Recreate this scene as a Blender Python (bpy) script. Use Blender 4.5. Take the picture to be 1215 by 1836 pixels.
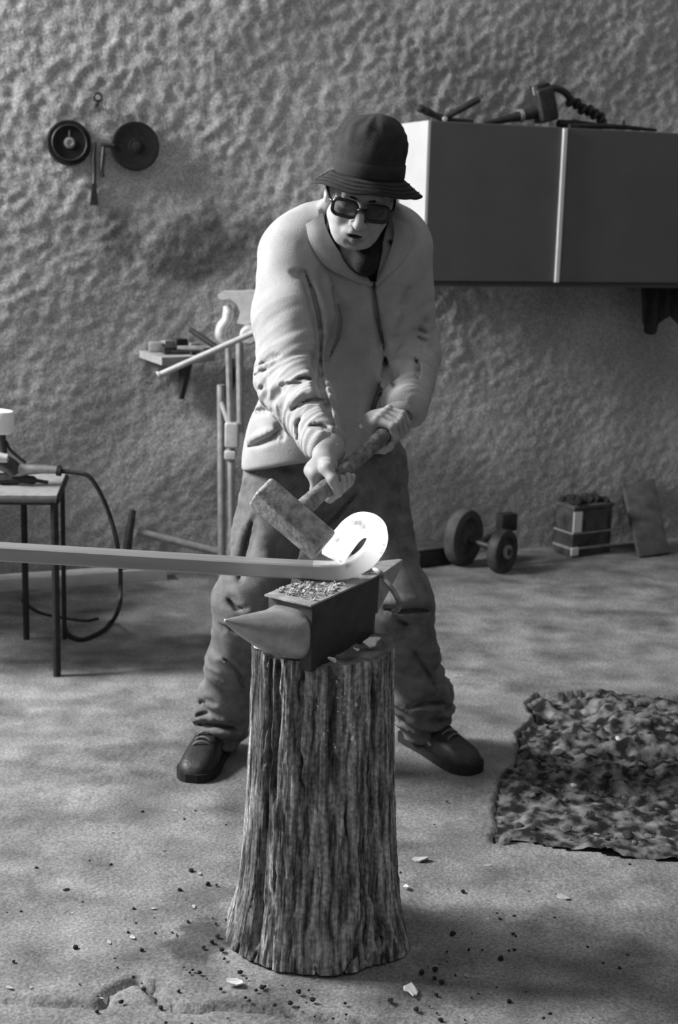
import bpy, bmesh, math, random
import numpy as np
from mathutils import Matrix, Vector

for o in list(bpy.data.objects):
    bpy.data.objects.remove(o)
SC = bpy.context.scene
COL = SC.collection
rng = np.random.default_rng(7)
random.seed(7)

# ------------------------------------------------------------------ camera
W, H, FPX = 1215, 1836, 2550.0
PITCH, ROLL, CH = math.radians(11.9), math.radians(1.5), 1.5
cF = np.array([0, math.cos(PITCH), -math.sin(PITCH)])
cU0 = np.array([0, math.sin(PITCH), math.cos(PITCH)])
cR = math.cos(ROLL) * np.array([1., 0, 0]) + math.sin(ROLL) * cU0
cU = -math.sin(ROLL) * np.array([1., 0, 0]) + math.cos(ROLL) * cU0
CAM = np.array([0, 0, CH])
cd = bpy.data.cameras.new('camera')
cam = bpy.data.objects.new('camera', cd)
COL.objects.link(cam)
cd.sensor_fit = 'VERTICAL'; cd.sensor_height = 36; cd.sensor_width = 24
cd.lens = FPX / H * 36
cd.clip_start = 0.05
m = Matrix.Identity(4)
for i in range(3):
    m[i][0] = cR[i]; m[i][1] = cU[i]; m[i][2] = -cF[i]; m[i][3] = CAM[i]
cam.matrix_world = m
cd.dof.use_dof = True
cd.dof.focus_distance = 2.85
cd.dof.aperture_fstop = 5.6
SC.camera = cam

# ------------------------------------------------------------------ light
wd = bpy.data.worlds.new('world'); SC.world = wd; wd.use_nodes = True
wd.node_tree.nodes['Background'].inputs[0].default_value = (1, 1, 1, 1)
wd.node_tree.nodes['Background'].inputs[1].default_value = 0.32


def area_light(name, loc, target, sx, sy, power):
    ld = bpy.data.lights.new(name, 'AREA'); ld.shape = 'RECTANGLE'; ld.size = sx; ld.size_y = sy
    ld.energy = power
    o = bpy.data.objects.new(name, ld); COL.objects.link(o); o.location = loc
    o.rotation_euler = (Vector(target) - Vector(loc)).to_track_quat('-Z', 'Y').to_euler()
    return o


area_light('window_left_offscreen', (-4.5, 4.2, 3.6), (0.1, 4.2, 0.7), 1.9, 1.6, 760)

SC.view_settings.view_transform = 'Standard'
SC.view_settings.look = 'None'
SC.view_settings.gamma = 1
SC.view_settings.use_curve_mapping = False
SC.view_settings.exposure = 0.5

# ------------------------------------------------------------------ helpers


def ray(px, py):
    return cF + cR * (px - W / 2) / FPX - cU * (py - H / 2) / FPX


def P(px, py, Y):
    d = ray(px, py); return CAM + d * Y / d[1]


def G(px, py, z=0.0):
    d = ray(px, py); return CAM + d * (z - CH) / d[2]


WA = math.radians(21)
WO = np.array([0, 6.07, 0.]); WU = np.array([math.cos(WA), math.sin(WA), 0.]); WN = np.array([math.sin(WA), -math.cos(WA), 0.])


def WQ(px, py, off):
    """wall coordinates (u, z) of the plane 'off' in front of the wall"""
    d = ray(px, py); t = ((WO + WN * off - CAM) @ WN) / (d @ WN); p = CAM + t * d
    return (p - WO) @ WU, p[2]


def WP(u, off, z):
    return WO + WU * u + WN * off + np.array([0, 0, z])


def nrm(v):
    v = np.asarray(v, float); return v / np.linalg.norm(v)


def _hash(ix, iy, iz, seed):
    h = (ix.astype(np.int64) * 374761393 + iy.astype(np.int64) * 668265263 + iz.astype(np.int64) * 2147483647 + seed * 974711) & 0xffffffff
    h = ((h ^ (h >> 13)) * 1274126177) & 0xffffffff
    h = ((h ^ (h >> 16)) * 2246822519) & 0xffffffff
    return ((h ^ (h >> 15)) & 0xffffff) / float(0xffffff)


def vnoise(p, seed=0):
    """value noise 0..1 at points (N,3)"""
    p = np.asarray(p, float)
    i = np.floor(p).astype(np.int64); f = p - i; f = f * f * (3 - 2 * f)
    r = 0
    for a in (0, 1):
        wx = f[:, 0] if a else 1 - f[:, 0]
        for b in (0, 1):
            wy = f[:, 1] if b else 1 - f[:, 1]
            for c in (0, 1):
                wz = f[:, 2] if c else 1 - f[:, 2]
                r = r + wx * wy * wz * _hash(i[:, 0] + a, i[:, 1] + b, i[:, 2] + c, seed)
    return r


def fbm(p, oct=3, seed=0):
    p = np.asarray(p, float); s = 0; a = 1; t = 0
    for k in range(oct):
        s = s + a * vnoise(p * 2 ** k, seed + k * 17); t += a; a *= 0.5
    return s / t


ROOTLOC = {}


def rootloc(o):
    while o is not None:
        if o.name in ROOTLOC:
            return ROOTLOC[o.name]
        o = o.parent
    return np.zeros(3)


def tag(o, label=None, cat=None, group=None, kind=None):
    if label: o['label'] = label
    if cat: o['category'] = cat
    if group: o['group'] = group
    if kind: o['kind'] = kind
    return o


def thing(name, label, cat, loc, group=None):
    o = bpy.data.objects.new(name, None); COL.objects.link(o)
    o.location = tuple(loc); o.empty_display_size = 0.05
    ROOTLOC[o.name] = np.array(loc, float)
    return tag(o, label, cat, group)


def mesh_obj(name, V, Fs, mat, parent=None, smooth=False, origin=None, label=None):
    """mesh from WORLD coordinates; parts keep their thing's base as origin"""
    V = np.asarray(V, float)
    if parent is not None:
        off = rootloc(parent)
    elif origin is not None:
        off = np.array(origin, float)
    else:
        off = np.zeros(3)
    me = bpy.data.meshes.new(name)
    me.from_pydata((V - off).tolist(), [], Fs if isinstance(Fs, list) else Fs.tolist())
    me.update()
    if smooth is True:
        me.polygons.foreach_set('use_smooth', np.ones(len(me.polygons), bool))
    me.materials.append(mat)
    o = bpy.data.objects.new(name, me); COL.objects.link(o)
    if parent is not None:
        o.parent = parent
    else:
        o.location = tuple(off)
        ROOTLOC[o.name] = off
    if smooth == 'auto':
        bm = bmesh.new(); bm.from_mesh(me)
        for f in bm.faces: f.smooth = True
        for e in bm.edges:
            if len(e.link_faces) == 2 and e.calc_face_angle(0) > 0.6: e.smooth = False
        bm.to_mesh(me); bm.free()
    if label: o['label'] = label
    return o


def fix_normals(o):
    bm = bmesh.new(); bm.from_mesh(o.data); bmesh.ops.recalc_face_normals(bm, faces=bm.faces); bm.to_mesh(o.data); bm.free()
    return o


def hexa(c8, bevel=0.0, seg=2):
    """8 corners: bottom ring of 4, then top ring of 4"""
    bm = bmesh.new()
    vs = [bm.verts.new(tuple(p)) for p in c8]
    for f in ((3, 2, 1, 0), (4, 5, 6, 7), (0, 1, 5, 4), (1, 2, 6, 5), (2, 3, 7, 6), (3, 0, 4, 7)):
        bm.faces.new([vs[i] for i in f])
    bmesh.ops.recalc_face_normals(bm, faces=bm.faces)
    if bevel > 0:
        bmesh.ops.bevel(bm, geom=list(bm.edges), offset=bevel, segments=seg, profile=0.6, affect='EDGES', clamp_overlap=True)
    bm.verts.index_update()
    V = [tuple(v.co) for v in bm.verts]; Fs = [[v.index for v in f.verts] for f in bm.faces]
    bm.free(); return np.array(V), Fs


def obox(c, ax, ay, az, sx, sy, sz, bevel=0.0, seg=2):
    c = np.asarray(c, float); ax, ay, az = nrm(ax), nrm(ay), nrm(az)
    pts = []
    for k in (-.5, .5):
        for i, j in ((-.5, -.5), (.5, -.5), (.5, .5), (-.5, .5)):
            pts.append(c + ax * i * sx + ay * j * sy + az * k * sz)
    return hexa(pts, bevel, seg)


EX, EY, EZ = np.eye(3)


def merge(*parts):
    V = []; Fs = []; n = 0
    for v, f in parts:
        V.append(np.asarray(v, float)); Fs += [[i + n for i in q] for q in f]; n += len(v)
    return np.vstack(V), Fs


def catmull(pts, n=8):
    pts = [np.asarray(p, float) for p in pts]
    q = [2 * pts[0] - pts[1]] + pts + [2 * pts[-1] - pts[-2]]
    out = []
    for i in range(1, len(q) - 2):
        for k in range(n):
            t = k / n
            out.append(0.5 * (2 * q[i] + (q[i + 1] - q[i - 1]) * t + (2 * q[i - 1] - 5 * q[i] + 4 * q[i + 1] - q[i + 2]) * t * t
                              + (3 * q[i] - q[i - 1] - 3 * q[i + 1] + q[i + 2]) * t ** 3))
    out.append(pts[-1]); return out


def tube(pts, r, seg=10, closed=False, cap=True):
    """sweep a circle (r: number or list) along points"""
    pts = [np.asarray(p, float) for p in pts]; n = len(pts)
    rr = np.full(n, r) if np.isscalar(r) else np.asarray(r, float)
    T = []
    for i in range(n):
        a = pts[(i - 1) % n] if closed or i > 0 else pts[i]
        b = pts[(i + 1) % n] if closed or i < n - 1 else pts[i]
        T.append(nrm(b - a))
    ref = EZ if abs(T[0] @ EZ) < 0.9 else EX
    u = nrm(np.cross(T[0], ref)); V = []
    for i in range(n):
        u = nrm(u - T[i] * (u @ T[i])); w = np.cross(T[i], u)
        for k in range(seg):
            a = 2 * math.pi * k / seg
            V.append(pts[i] + (u * math.cos(a) + w * math.sin(a)) * rr[i])
    Fs = []
    m = n if closed else n - 1
    for i in range(m):
        j = (i + 1) % n
        for k in range(seg):
            l = (k + 1) % seg
            Fs.append([i * seg + k, i * seg + l, j * seg + l, j * seg + k])
    if cap and not closed:
        Fs.append([k for k in range(seg)][::-1]); Fs.append([(n - 1) * seg + k for k in range(seg)])
    return np.array(V), Fs


def lathe(c, axis, prof, seg=32, ref=None):
    """profile list of (r, h) revolved about axis through c; closed at both ends"""
    axis = nrm(axis); ref = EX if ref is None else ref
    if abs(axis @ nrm(ref)) > 0.95: ref = EY
    u = nrm(np.cross(axis, ref)); w = np.cross(axis, u); V = []; Fs = []
    for r, h in prof:
        for k in range(seg):
            a = 2 * math.pi * k / seg
            V.append(np.asarray(c) + axis * h + (u * math.cos(a) + w * math.sin(a)) * max(r, 1e-5))
    for i in range(len(prof) - 1):
        for k in range(seg):
            l = (k + 1) % seg
            Fs.append([i * seg + k, i * seg + l, (i + 1) * seg + l, (i + 1) * seg + k])
    Fs.append([k for k in range(seg)][::-1]); Fs.append([(len(prof) - 1) * seg + k for k in range(seg)])
    return np.array(V), Fs


def poly_prism(top, dz, axis=EZ):
    """closed prism from a list of top points, extruded by -dz along axis"""
    n = len(top); top = [np.asarray(p, float) for p in top]
    V = top + [p - axis * dz for p in top]
    Fs = [list(range(n)), list(range(2 * n - 1, n - 1, -1))]
    for i in range(n):
        j = (i + 1) % n; Fs.append([i, n + i, n + j, j])
    return np.array(V), Fs

# ------------------------------------------------------------------ materials


def mat(name, lo, hi=None, scale=20, rough=0.8, metal=0.0, bump=0.0, bscale=80, stretch=(1, 1, 1), detail=5, spec=0.3,
        attr=None, contrast=(0.3, 0.7), bdist=0.004, bstretch=None, grain=0.0, gscale=220):
    """grey procedural material; lo/hi are linear albedos mixed by noise"""
    hi = lo if hi is None else hi
    mt = bpy.data.materials.new(name); mt.use_nodes = True
    nt = mt.node_tree; N = nt.nodes; L = nt.links
    b = N['Principled BSDF']
    b.inputs['Roughness'].default_value = rough; b.inputs['Metallic'].default_value = metal
    b.inputs['Specular IOR Level'].default_value = spec
    tc = N.new('ShaderNodeTexCoord'); mp = N.new('ShaderNodeMapping'); mp.inputs['Scale'].default_value = stretch
    L.new(tc.outputs['Object'], mp.inputs[0])
    nz = N.new('ShaderNodeTexNoise'); nz.inputs['Scale'].default_value = scale; nz.inputs['Detail'].default_value = detail
    L.new(mp.outputs[0], nz.inputs['Vector'])
    cr = N.new('ShaderNodeValToRGB'); cr.color_ramp.elements[0].position = contrast[0]; cr.color_ramp.elements[1].position = contrast[1]
    cr.color_ramp.elements[0].color = (lo, lo, lo, 1); cr.color_ramp.elements[1].color = (hi, hi, hi, 1)
    L.new(nz.outputs['Fac'], cr.inputs[0])
    out = cr.outputs[0]
    if attr:
        at = N.new('ShaderNodeAttribute'); at.attribute_name = attr
        mx = N.new('ShaderNodeMix'); mx.data_type = 'RGBA'; mx.blend_type = 'MULTIPLY'; mx.inputs[0].default_value = 1
        L.new(out, mx.inputs[6]); L.new(at.outputs['Color'], mx.inputs[7]); out = mx.outputs[2]
    if grain:
        n3 = N.new('ShaderNodeTexNoise'); n3.inputs['Scale'].default_value = gscale; n3.inputs['Detail'].default_value = 3
        L.new(tc.outputs['Object'], n3.inputs['Vector'])
        c3 = N.new('ShaderNodeValToRGB'); c3.color_ramp.elements[0].position = .35; c3.color_ramp.elements[1].position = .65
        l_, h_ = 1 - grain, 1 + grain
        c3.color_ramp.elements[0].color = (l_, l_, l_, 1); c3.color_ramp.elements[1].color = (h_, h_, h_, 1)
        L.new(n3.outputs['Fac'], c3.inputs[0])
        m3 = N.new('ShaderNodeMix'); m3.data_type = 'RGBA'; m3.blend_type = 'MULTIPLY'; m3.inputs[0].default_value = 1; m3.clamp_result = False
        L.new(out, m3.inputs[6]); L.new(c3.outputs[0], m3.inputs[7]); out = m3.outputs[2]
    L.new(out, b.inputs['Base Color'])
    if bump:
        mp2 = N.new('ShaderNodeMapping'); mp2.inputs['Scale'].default_value = bstretch or stretch
        L.new(tc.outputs['Object'], mp2.inputs[0])
        n2 = N.new('ShaderNodeTexNoise'); n2.inputs['Scale'].default_value = bscale; n2.inputs['Detail'].default_value = 4
        L.new(mp2.outputs[0], n2.inputs['Vector'])
        bp = N.new('ShaderNodeBump'); bp.inputs['Strength'].default_value = bump; bp.inputs['Distance'].default_value = bdist
        L.new(n2.outputs['Fac'], bp.inputs['Height']); L.new(bp.outputs[0], b.inputs['Normal'])
    return mt


def set_attr(o, name, vals):
    a = o.data.color_attributes.new(name, 'FLOAT_COLOR', 'POINT')
    v = np.asarray(vals, np.float32); c = np.ones((len(v), 4), np.float32); c[:, 0] = c[:, 1] = c[:, 2] = v
    a.data.foreach_set('color', c.ravel())


M = dict(
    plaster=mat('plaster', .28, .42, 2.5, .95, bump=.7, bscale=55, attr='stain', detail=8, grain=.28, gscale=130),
    concrete=mat('concrete', .105, .255, 7, .92, bump=.9, bscale=80, attr='stain', detail=11, grain=.30, gscale=150),
    rubble=mat('rubble', .010, .19, 24, .95, bump=.9, bscale=60, detail=10, contrast=(.42, .66)),
    stone=mat('stone', .10, .24, 30, .95, bump=.6, bscale=90),
    chip_pale=mat('chip_pale', .55, .8, 40, .9, bump=.3),
    chip_grey=mat('chip_grey', .28, .45, 40, .9, bump=.3),
    cinder=mat('cinder', .012, .03, 60, .9, bump=.6),
    wood=mat('wood', .045, .42, 85, .9, grain=.35, gscale=110, bump=1.0, bscale=90, stretch=(1, 1, .10), attr='stain', detail=8, contrast=(.36, .66), bdist=.01, bstretch=(1, 1, .06)),
    endgrain=mat('endgrain', .05, .2, 30, .95, bump=.8, bscale=50, detail=8),
    iron=mat('iron', .022, .048, 30, .55, .0, bump=.25, bscale=140, spec=.5),
    iron_worn=mat('iron_worn', .22, .40, 50, .45, .3, bump=.3, bscale=160, spec=.5),
    horn=mat('horn', .36, .5, 40, .34, .6, bump=.15, bscale=160, spec=.5),
    bar=mat('bar', .32, .46, 30, .34, .6, bump=.12, bscale=60, stretch=(.1, 1, 1), spec=.5),
    hammer=mat('hammer', .12, .42, 45, .55, .15, bump=.6, bscale=110, spec=.5),
    handle=mat('handle', .06, .25, 50, .8, bump=.7, bscale=90),
    jacket=mat('jacket', .29, .39, 14, .95, grain=.08, gscale=400, bump=.35, bscale=260, bdist=.002),
    trousers=mat('trousers', .09, .17, 26, detail=8, rough=.95, bump=.35, bscale=300, bdist=.002, grain=.15, gscale=300),
    sweater=mat('sweater', .012, .018, 60, .95, bump=.4, bscale=300),
    hat=mat('hat', .018, .032, 40, .95, bump=.4, bscale=320, bdist=.002),
    hat_band=mat('hat_band', .022, .034, 40, .95, bump=.4, bscale=320, bdist=.002),
    skin=mat('skin', .33, .42, 60, .6, bump=.2, bscale=220, attr='tone', bdist=.002),
    hair=mat('hair', .2, .4, 90, .8, bump=.6, bscale=200),
    black_plastic=mat('black_plastic', .012, .016, 30, .25, spec=.5),
    shoe=mat('shoe', .010, .022, 50, .5, bump=.3, bscale=160, spec=.4),
    shoe_sole=mat('shoe_sole', .012, .018, 50, .8),
    lace=mat('lace', .10, .16, 80, .8),
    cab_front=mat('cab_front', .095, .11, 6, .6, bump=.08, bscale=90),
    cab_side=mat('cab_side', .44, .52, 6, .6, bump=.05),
    alu=mat('alu', .72, .8, 20, .45, .3),
    dark=mat('dark', .012, .03, 40, .7, bump=.3, bscale=120),
    dark_metal=mat('dark_metal', .02, .045, 40, .5, .2, bump=.2, bscale=120, spec=.5),
    grey_metal=mat('grey_metal', .22, .36, 30, .5, .3, bump=.2, bscale=120, spec=.5),
    pale_metal=mat('pale_metal', .42, .55, 30, .5, .3, bump=.2, bscale=120, spec=.5),
    white_plastic=mat('white_plastic', .8, .85, 10, .4, spec=.5),
    board=mat('board', .045, .10, 14, .9, bump=.4, bscale=60),
    pale_wood=mat('pale_wood', .45, .6, 12, .9, bump=.4, bscale=60),
    plank=mat('plank', .2, .32, 12, .9, bump=.4, bscale=60),
    tin=mat('tin', .025, .08, 18, .6, .2, bump=.3, bscale=60),
    disc=mat('disc', .008, .018, 60, .9, bump=.6, bscale=300),
    eye=mat('eye', .5, .6, 30, .2, spec=.5),
)


def lens_material():
    mt = bpy.data.materials.new('tinted_glass'); mt.use_nodes = True
    nt = mt.node_tree; N = nt.nodes; L = nt.links; N.remove(N['Principled BSDF'])
    t = N.new('ShaderNodeBsdfTransparent'); t.inputs[0].default_value = (.55, .55, .55, 1)
    g = N.new('ShaderNodeBsdfGlossy'); g.inputs['Roughness'].default_value = .08; g.inputs[0].default_value = (.9, .9, .9, 1)
    fr = N.new('ShaderNodeFresnel'); fr.inputs[0].default_value = 1.5
    mx = N.new('ShaderNodeMixShader'); L.new(fr.outputs[0], mx.inputs[0]); L.new(t.outputs[0], mx.inputs[1]); L.new(g.outputs[0], mx.inputs[2])
    L.new(mx.outputs[0], N['Material Output'].inputs[0])
    return mt


def hot_material():
    """white-hot iron: it gives off light where the 'heat' attribute is high, broken by dark scale"""
    mt = bpy.data.materials.new('hot_iron'); mt.use_nodes = True
    nt = mt.node_tree; N = nt.nodes; L = nt.links; b = N['Principled BSDF']
    b.inputs['Base Color'].default_value = (.38, .38, .38, 1); b.inputs['Roughness'].default_value = .45; b.inputs['Metallic'].default_value = .2
    at = N.new('ShaderNodeAttribute'); at.attribute_name = 'iron_glow'
    tc = N.new('ShaderNodeTexCoord')
    nz = N.new('ShaderNodeTexNoise'); nz.inputs['Scale'].default_value = 38; nz.inputs['Detail'].default_value = 6
    L.new(tc.outputs['Object'], nz.inputs['Vector'])
    cr = N.new('ShaderNodeValToRGB'); cr.color_ramp.elements[0].position = .34; cr.color_ramp.elements[1].position = .46
    cr.color_ramp.elements[0].color = (.35, .35, .35, 1)
    L.new(nz.outputs['Fac'], cr.inputs[0])
    mu = N.new('ShaderNodeMath'); mu.operation = 'MULTIPLY'
    L.new(at.outputs['Color'], mu.inputs[0]); L.new(cr.outputs[0], mu.inputs[1])
    m2 = N.new('ShaderNodeMath'); m2.operation = 'MULTIPLY'; m2.inputs[1].default_value = 1.05; L.new(mu.outputs[0], m2.inputs[0])
    b.inputs['Emission Color'].default_value = (1, 1, 1, 1)
    L.new(m2.outputs[0], b.inputs['Emission Strength'])
    return mt


M['lens'] = lens_material()
M['hot'] = hot_material()

# ------------------------------------------------------------------ implicit surfaces (for cloth, body)


class Field:
    def __init__(s, lo, hi, res, axes=None):
        s.lo = np.asarray(lo, float); s.res = res
        s.n = np.ceil((np.asarray(hi) - s.lo) / res).astype(int) + 1
        s.ax = [s.lo[i] + np.arange(s.n[i]) * res for i in range(3)]
        if axes is not None:
            s.ax = axes; s.n = np.array([len(a) for a in axes]); s.lo = np.array([a[0] for a in axes])
        s.F = np.full(s.n, 0.2, np.float32)

    def box(s, lo, hi):
        a = [max(0, np.searchsorted(s.ax[i], lo[i]) - 1) for i in range(3)]
        b = [min(s.n[i], np.searchsorted(s.ax[i], hi[i]) + 1) for i in range(3)]
        sl = tuple(slice(a[i], b[i]) for i in range(3))
        X = s.ax[0][sl[0]][:, None, None].astype(np.float32); Y = s.ax[1][sl[1]][None, :, None].astype(np.float32); Z = s.ax[2][sl[2]][None, None, :].astype(np.float32)
        return sl, X, Y, Z

    def comb(s, sl, d, k, op):
        f = s.F[sl]
        if f.size == 0: return
        if op == 'u':
            h = np.maximum(k - np.abs(f - d), 0) / k
            s.F[sl] = np.minimum(f, d) - h * h * k * .25
        else:
            d = -d
            h = np.maximum(k - np.abs(f - d), 0) / k
            s.F[sl] = np.maximum(f, d) + h * h * k * .25

    def cone(s, a, b, ra, rb, k=.02, flat=None, op='u'):
        a = np.asarray(a, float); b = np.asarray(b, float); R = max(ra, rb) + k + 3 * s.res
        sl, X, Y, Z = s.box(np.minimum(a, b) - R, np.maximum(a, b) + R)
        v = b - a; L = max(v @ v, 1e-9)
        h = np.clip(((X - a[0]) * v[0] + (Y - a[1]) * v[1] + (Z - a[2]) * v[2]) / L, 0, 1)
        qx = X - a[0] - h * v[0]; qy = Y - a[1] - h * v[1]; qz = Z - a[2] - h * v[2]
        sc = 1.0
        if flat is not None:
            n = nrm(flat[0]); sc = flat[1]
            c = (qx * n[0] + qy * n[1] + qz * n[2]) * (1 / sc - 1)
            qx = qx + c * n[0]; qy = qy + c * n[1]; qz = qz + c * n[2]
        d = np.sqrt(qx * qx + qy * qy + qz * qz) - (ra + (rb - ra) * h)
        if sc < 1: d = d * (sc * .5 + .5)
        s.comb(sl, d.astype(np.float32), k, op)

    def chain(s, pts, rs, k=.01, op='u', flat=None):
        for i in range(len(pts) - 1):
            s.cone(pts[i], pts[i + 1], rs[i], rs[i + 1], k, flat, op)

    def ell(s, c, r, rot=None, k=.02, op='u'):
        c = np.asarray(c, float); r = np.asarray(r, float); R = r.max() + k + 3 * s.res
        sl, X, Y, Z = s.box(c - R, c + R)
        x, y, z = X - c[0], Y - c[1], Z - c[2]
        if rot is not None:
            x, y, z = [rot[i][0] * x + rot[i][1] * y + rot[i][2] * z for i in range(3)]
        k0 = np.sqrt((x / r[0]) ** 2 + (y / r[1]) ** 2 + (z / r[2]) ** 2)
        k1 = np.sqrt((x / r[0] ** 2) ** 2 + (y / r[1] ** 2) ** 2 + (z / r[2] ** 2) ** 2) + 1e-6
        s.comb(sl, (k0 * (k0 - 1) / k1).astype(np.float32), k, op)

    def plane(s, p, n, k=.008):
        """cut away what lies on the +n side of the plane"""
        n = nrm(n); sl, X, Y, Z = s.box([a[0] for a in s.ax], [a[-1] for a in s.ax])
        d = ((X - p[0]) * n[0] + (Y - p[1]) * n[1] + (Z - p[2]) * n[2])
        s.comb(sl, (-d).astype(np.float32), k, 's')

    def near(s, w=4):
        return np.nonzero(np.abs(s.F) < w * s.res)

    def disp(s, fn, w=4):
        """F += fn(points) close to the surface"""
        idx = s.near(w); p = np.stack([s.ax[i][idx[i]] for i in range(3)], 1)
        s.F[idx] += fn(p).astype(np.float32)

    def hit(s, px, py, t0=2.2, t1=4.6):
        d = ray(px, py); t = np.arange(t0, t1, s.res * .5)
        p = CAM + t[:, None] * d[None]
        i = np.round((p - s.lo) / s.res).astype(int); ok = np.all((i >= 0) & (i < s.n), 1)
        f = np.full(len(t), 1.0); j = i[ok]; f[ok] = s.F[j[:, 0], j[:, 1], j[:, 2]]
        k = np.nonzero(f < 0)[0]
        return p[k[0]] if len(k) else None

    def fold(s, pix, w, depth):
        """press a crease (depth>0) or raise a ridge (<0) along a line on the surface"""
        q = []
        for (a, b) in zip(pix[:-1], pix[1:]):
            n = max(2, int(np.hypot(b[0] - a[0], b[1] - a[1]) / 4))
            for t in np.linspace(0, 1, n, endpoint=False): q.append((a[0] + (b[0] - a[0]) * t, a[1] + (b[1] - a[1]) * t))
        q.append(pix[-1])
        pts = [h for h in (s.hit(*c) for c in q) if h is not None]
        if len(pts) < 2: return
        pts = np.array(pts)
        sl, X, Y, Z = s.box(pts.min(0) - 3 * w, pts.max(0) + 3 * w)
        dm = None
        N = len(pts)
        for i, p in enumerate(pts):
            e = min(i, N - 1 - i) / max(1, N * .25); ww = w * (.45 + .55 * min(1, e))
            d = ((X - p[0]) ** 2 + (Y - p[1]) ** 2 + (Z - p[2]) ** 2) / (ww * ww)
            dm = d if dm is None else np.minimum(dm, d)
        s.F[sl] += (1.45 * depth * np.exp(-dm)).astype(np.float32)

    def slit(s, pix, r, depth, steps=4):
        """cut a narrow deep crease following a line seen on the surface"""
        q = []
        for (a, b) in zip(pix[:-1], pix[1:]):
            n = max(2, int(np.hypot(b[0] - a[0], b[1] - a[1]) / 8))
            for t in np.linspace(0, 1, n, endpoint=False): q.append((a[0] + (b[0] - a[0]) * t, a[1] + (b[1] - a[1]) * t))
        q.append(pix[-1])
        hs = [(s.hit(*c), nrm(ray(*c))) for c in q]; hs = [h for h in hs if h[0] is not None]
        N = len(hs)
        if N < 2: return
        for k in range(steps):
            dz = depth * k / (steps - 1); rr = [max(.0012, r * (1 - .55 * k / (steps - 1)) * min(1, .35 + 2.2 * min(i, N - 1 - i) / max(1, N - 1))) for i in range(N)]
            s.chain([h[0] + h[1] * dz for h in hs], rr, k=.003, op='s')

    def mesh(s):
        """surface nets"""
        F = s.F; S = F < 0
        n = s.n
        c = [S[i:n[0] - 1 + i, j:n[1] - 1 + j, k:n[2] - 1 + k] for i in (0, 1) for j in (0, 1) for k in (0, 1)]
        cnt = sum(x.astype(np.int8) for x in c)
        act = (cnt > 0) & (cnt < 8)
        I = np.stack(np.nonzero(act), 1)
        idx = np.full(act.shape, -1, np.int64); idx[act] = np.arange(len(I))
        acc = np.zeros((len(I), 3)); num = np.zeros(len(I))
        corners = [(i, j, k) for i in (0, 1) for j in (0, 1) for k in (0, 1)]
        val = {q: F[I[:, 0] + q[0], I[:, 1] + q[1], I[:, 2] + q[2]].astype(float) for q in corners}
        for q in corners:
            for a in range(3):
                if q[a] == 0:
                    r = list(q); r[a] = 1; r = tuple(r)
                    f0, f1 = val[q], val[r]; m = (f0 < 0) != (f1 < 0)
                    t = np.where(m, f0 / np.where(m, f0 - f1, 1), 0)
                    pt = np.tile(np.array(q, float), (len(I), 1)); pt[:, a] = t
                    acc += pt * m[:, None]; num += m
        fr = acc / num[:, None]
        V = np.stack([s.ax[i][I[:, i]] + fr[:, i] * (s.ax[i][I[:, i] + 1] - s.ax[i][I[:, i]]) for i in range(3)], 1)
        Q = []
        for a in range(3):
            b, cc = (a + 1) % 3, (a + 2) % 3
            s0 = [slice(None)] * 3; s1 = [slice(None)] * 3
            s0[a] = slice(0, n[a] - 1); s1[a] = slice(1, n[a])
            ch = S[tuple(s0)] != S[tuple(s1)]
            E = np.stack(np.nonzero(ch), 1)
            E = E[(E[:, b] > 0) & (E[:, cc] > 0) & (E[:, b] < n[b] - 1) & (E[:, cc] < n[cc] - 1)]
            def cell(db, dc):
                k = E.copy(); k[:, b] += db; k[:, cc] += dc
                return idx[k[:, 0], k[:, 1], k[:, 2]]
            q = np.stack([cell(-1, -1), cell(0, -1), cell(0, 0), cell(-1, 0)], 1)
            ins = S[E[:, 0], E[:, 1], E[:, 2]]
            q[~ins] = q[~ins][:, ::-1]
            Q.append(q)
        return V, np.vstack(Q)


def field_obj(name, fld, mt, parent):
    V, Q = fld.mesh(); return mesh_obj(name, V, Q, mt, parent, smooth=True)

# ------------------------------------------------------------------ the setting: wall, floor, rubble patch
def grid_faces(nx, ny):
    i = np.arange((nx - 1) * (ny - 1)); a = (i // (ny - 1)) * ny + i % (ny - 1)
    return np.stack([a, a + ny, a + ny + 1, a + 1], 1)


us = np.concatenate([np.linspace(-5, -1.75, 40, endpoint=False), np.arange(-1.75, 2.15, .0115), np.linspace(2.15, 5, 36)])
zs = np.concatenate([np.arange(-0.02, 2.75, .0115), np.linspace(2.76, 3.6, 30)])
UU, ZZ = np.meshgrid(us, zs, indexing='ij'); u, z = UU.ravel(), ZZ.ravel()
q = np.stack([u, np.zeros_like(u), z], 1)
# trowelled rough plaster: diagonal strokes and lumps, flatter towards the floor
rot = np.stack([u * .8 + z * .6, np.zeros_like(u), -u * .6 + z * .8], 1)
amp = .45 + .55 * np.clip((z - .55) / .9, 0, 1)
amp *= .55 + .9 * fbm(q * 1.6, 2, 5)
hgt = (fbm(rot * np.array([22, 1, 44]), 3, 1) - .5) * .0135 * amp + (fbm(q * np.array([40, 1, 46]), 2, 2) - .5) * .009 * amp + (fbm(q * 2.2, 2, 3) - .5) * .04
V = WO + WU * u[:, None] + WN * hgt[:, None] + np.stack([0 * z, 0 * z, z], 1)
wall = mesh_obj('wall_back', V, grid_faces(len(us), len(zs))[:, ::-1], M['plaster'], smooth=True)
tag(wall, 'rough trowelled grey plaster wall behind the smith', kind='structure')
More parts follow.
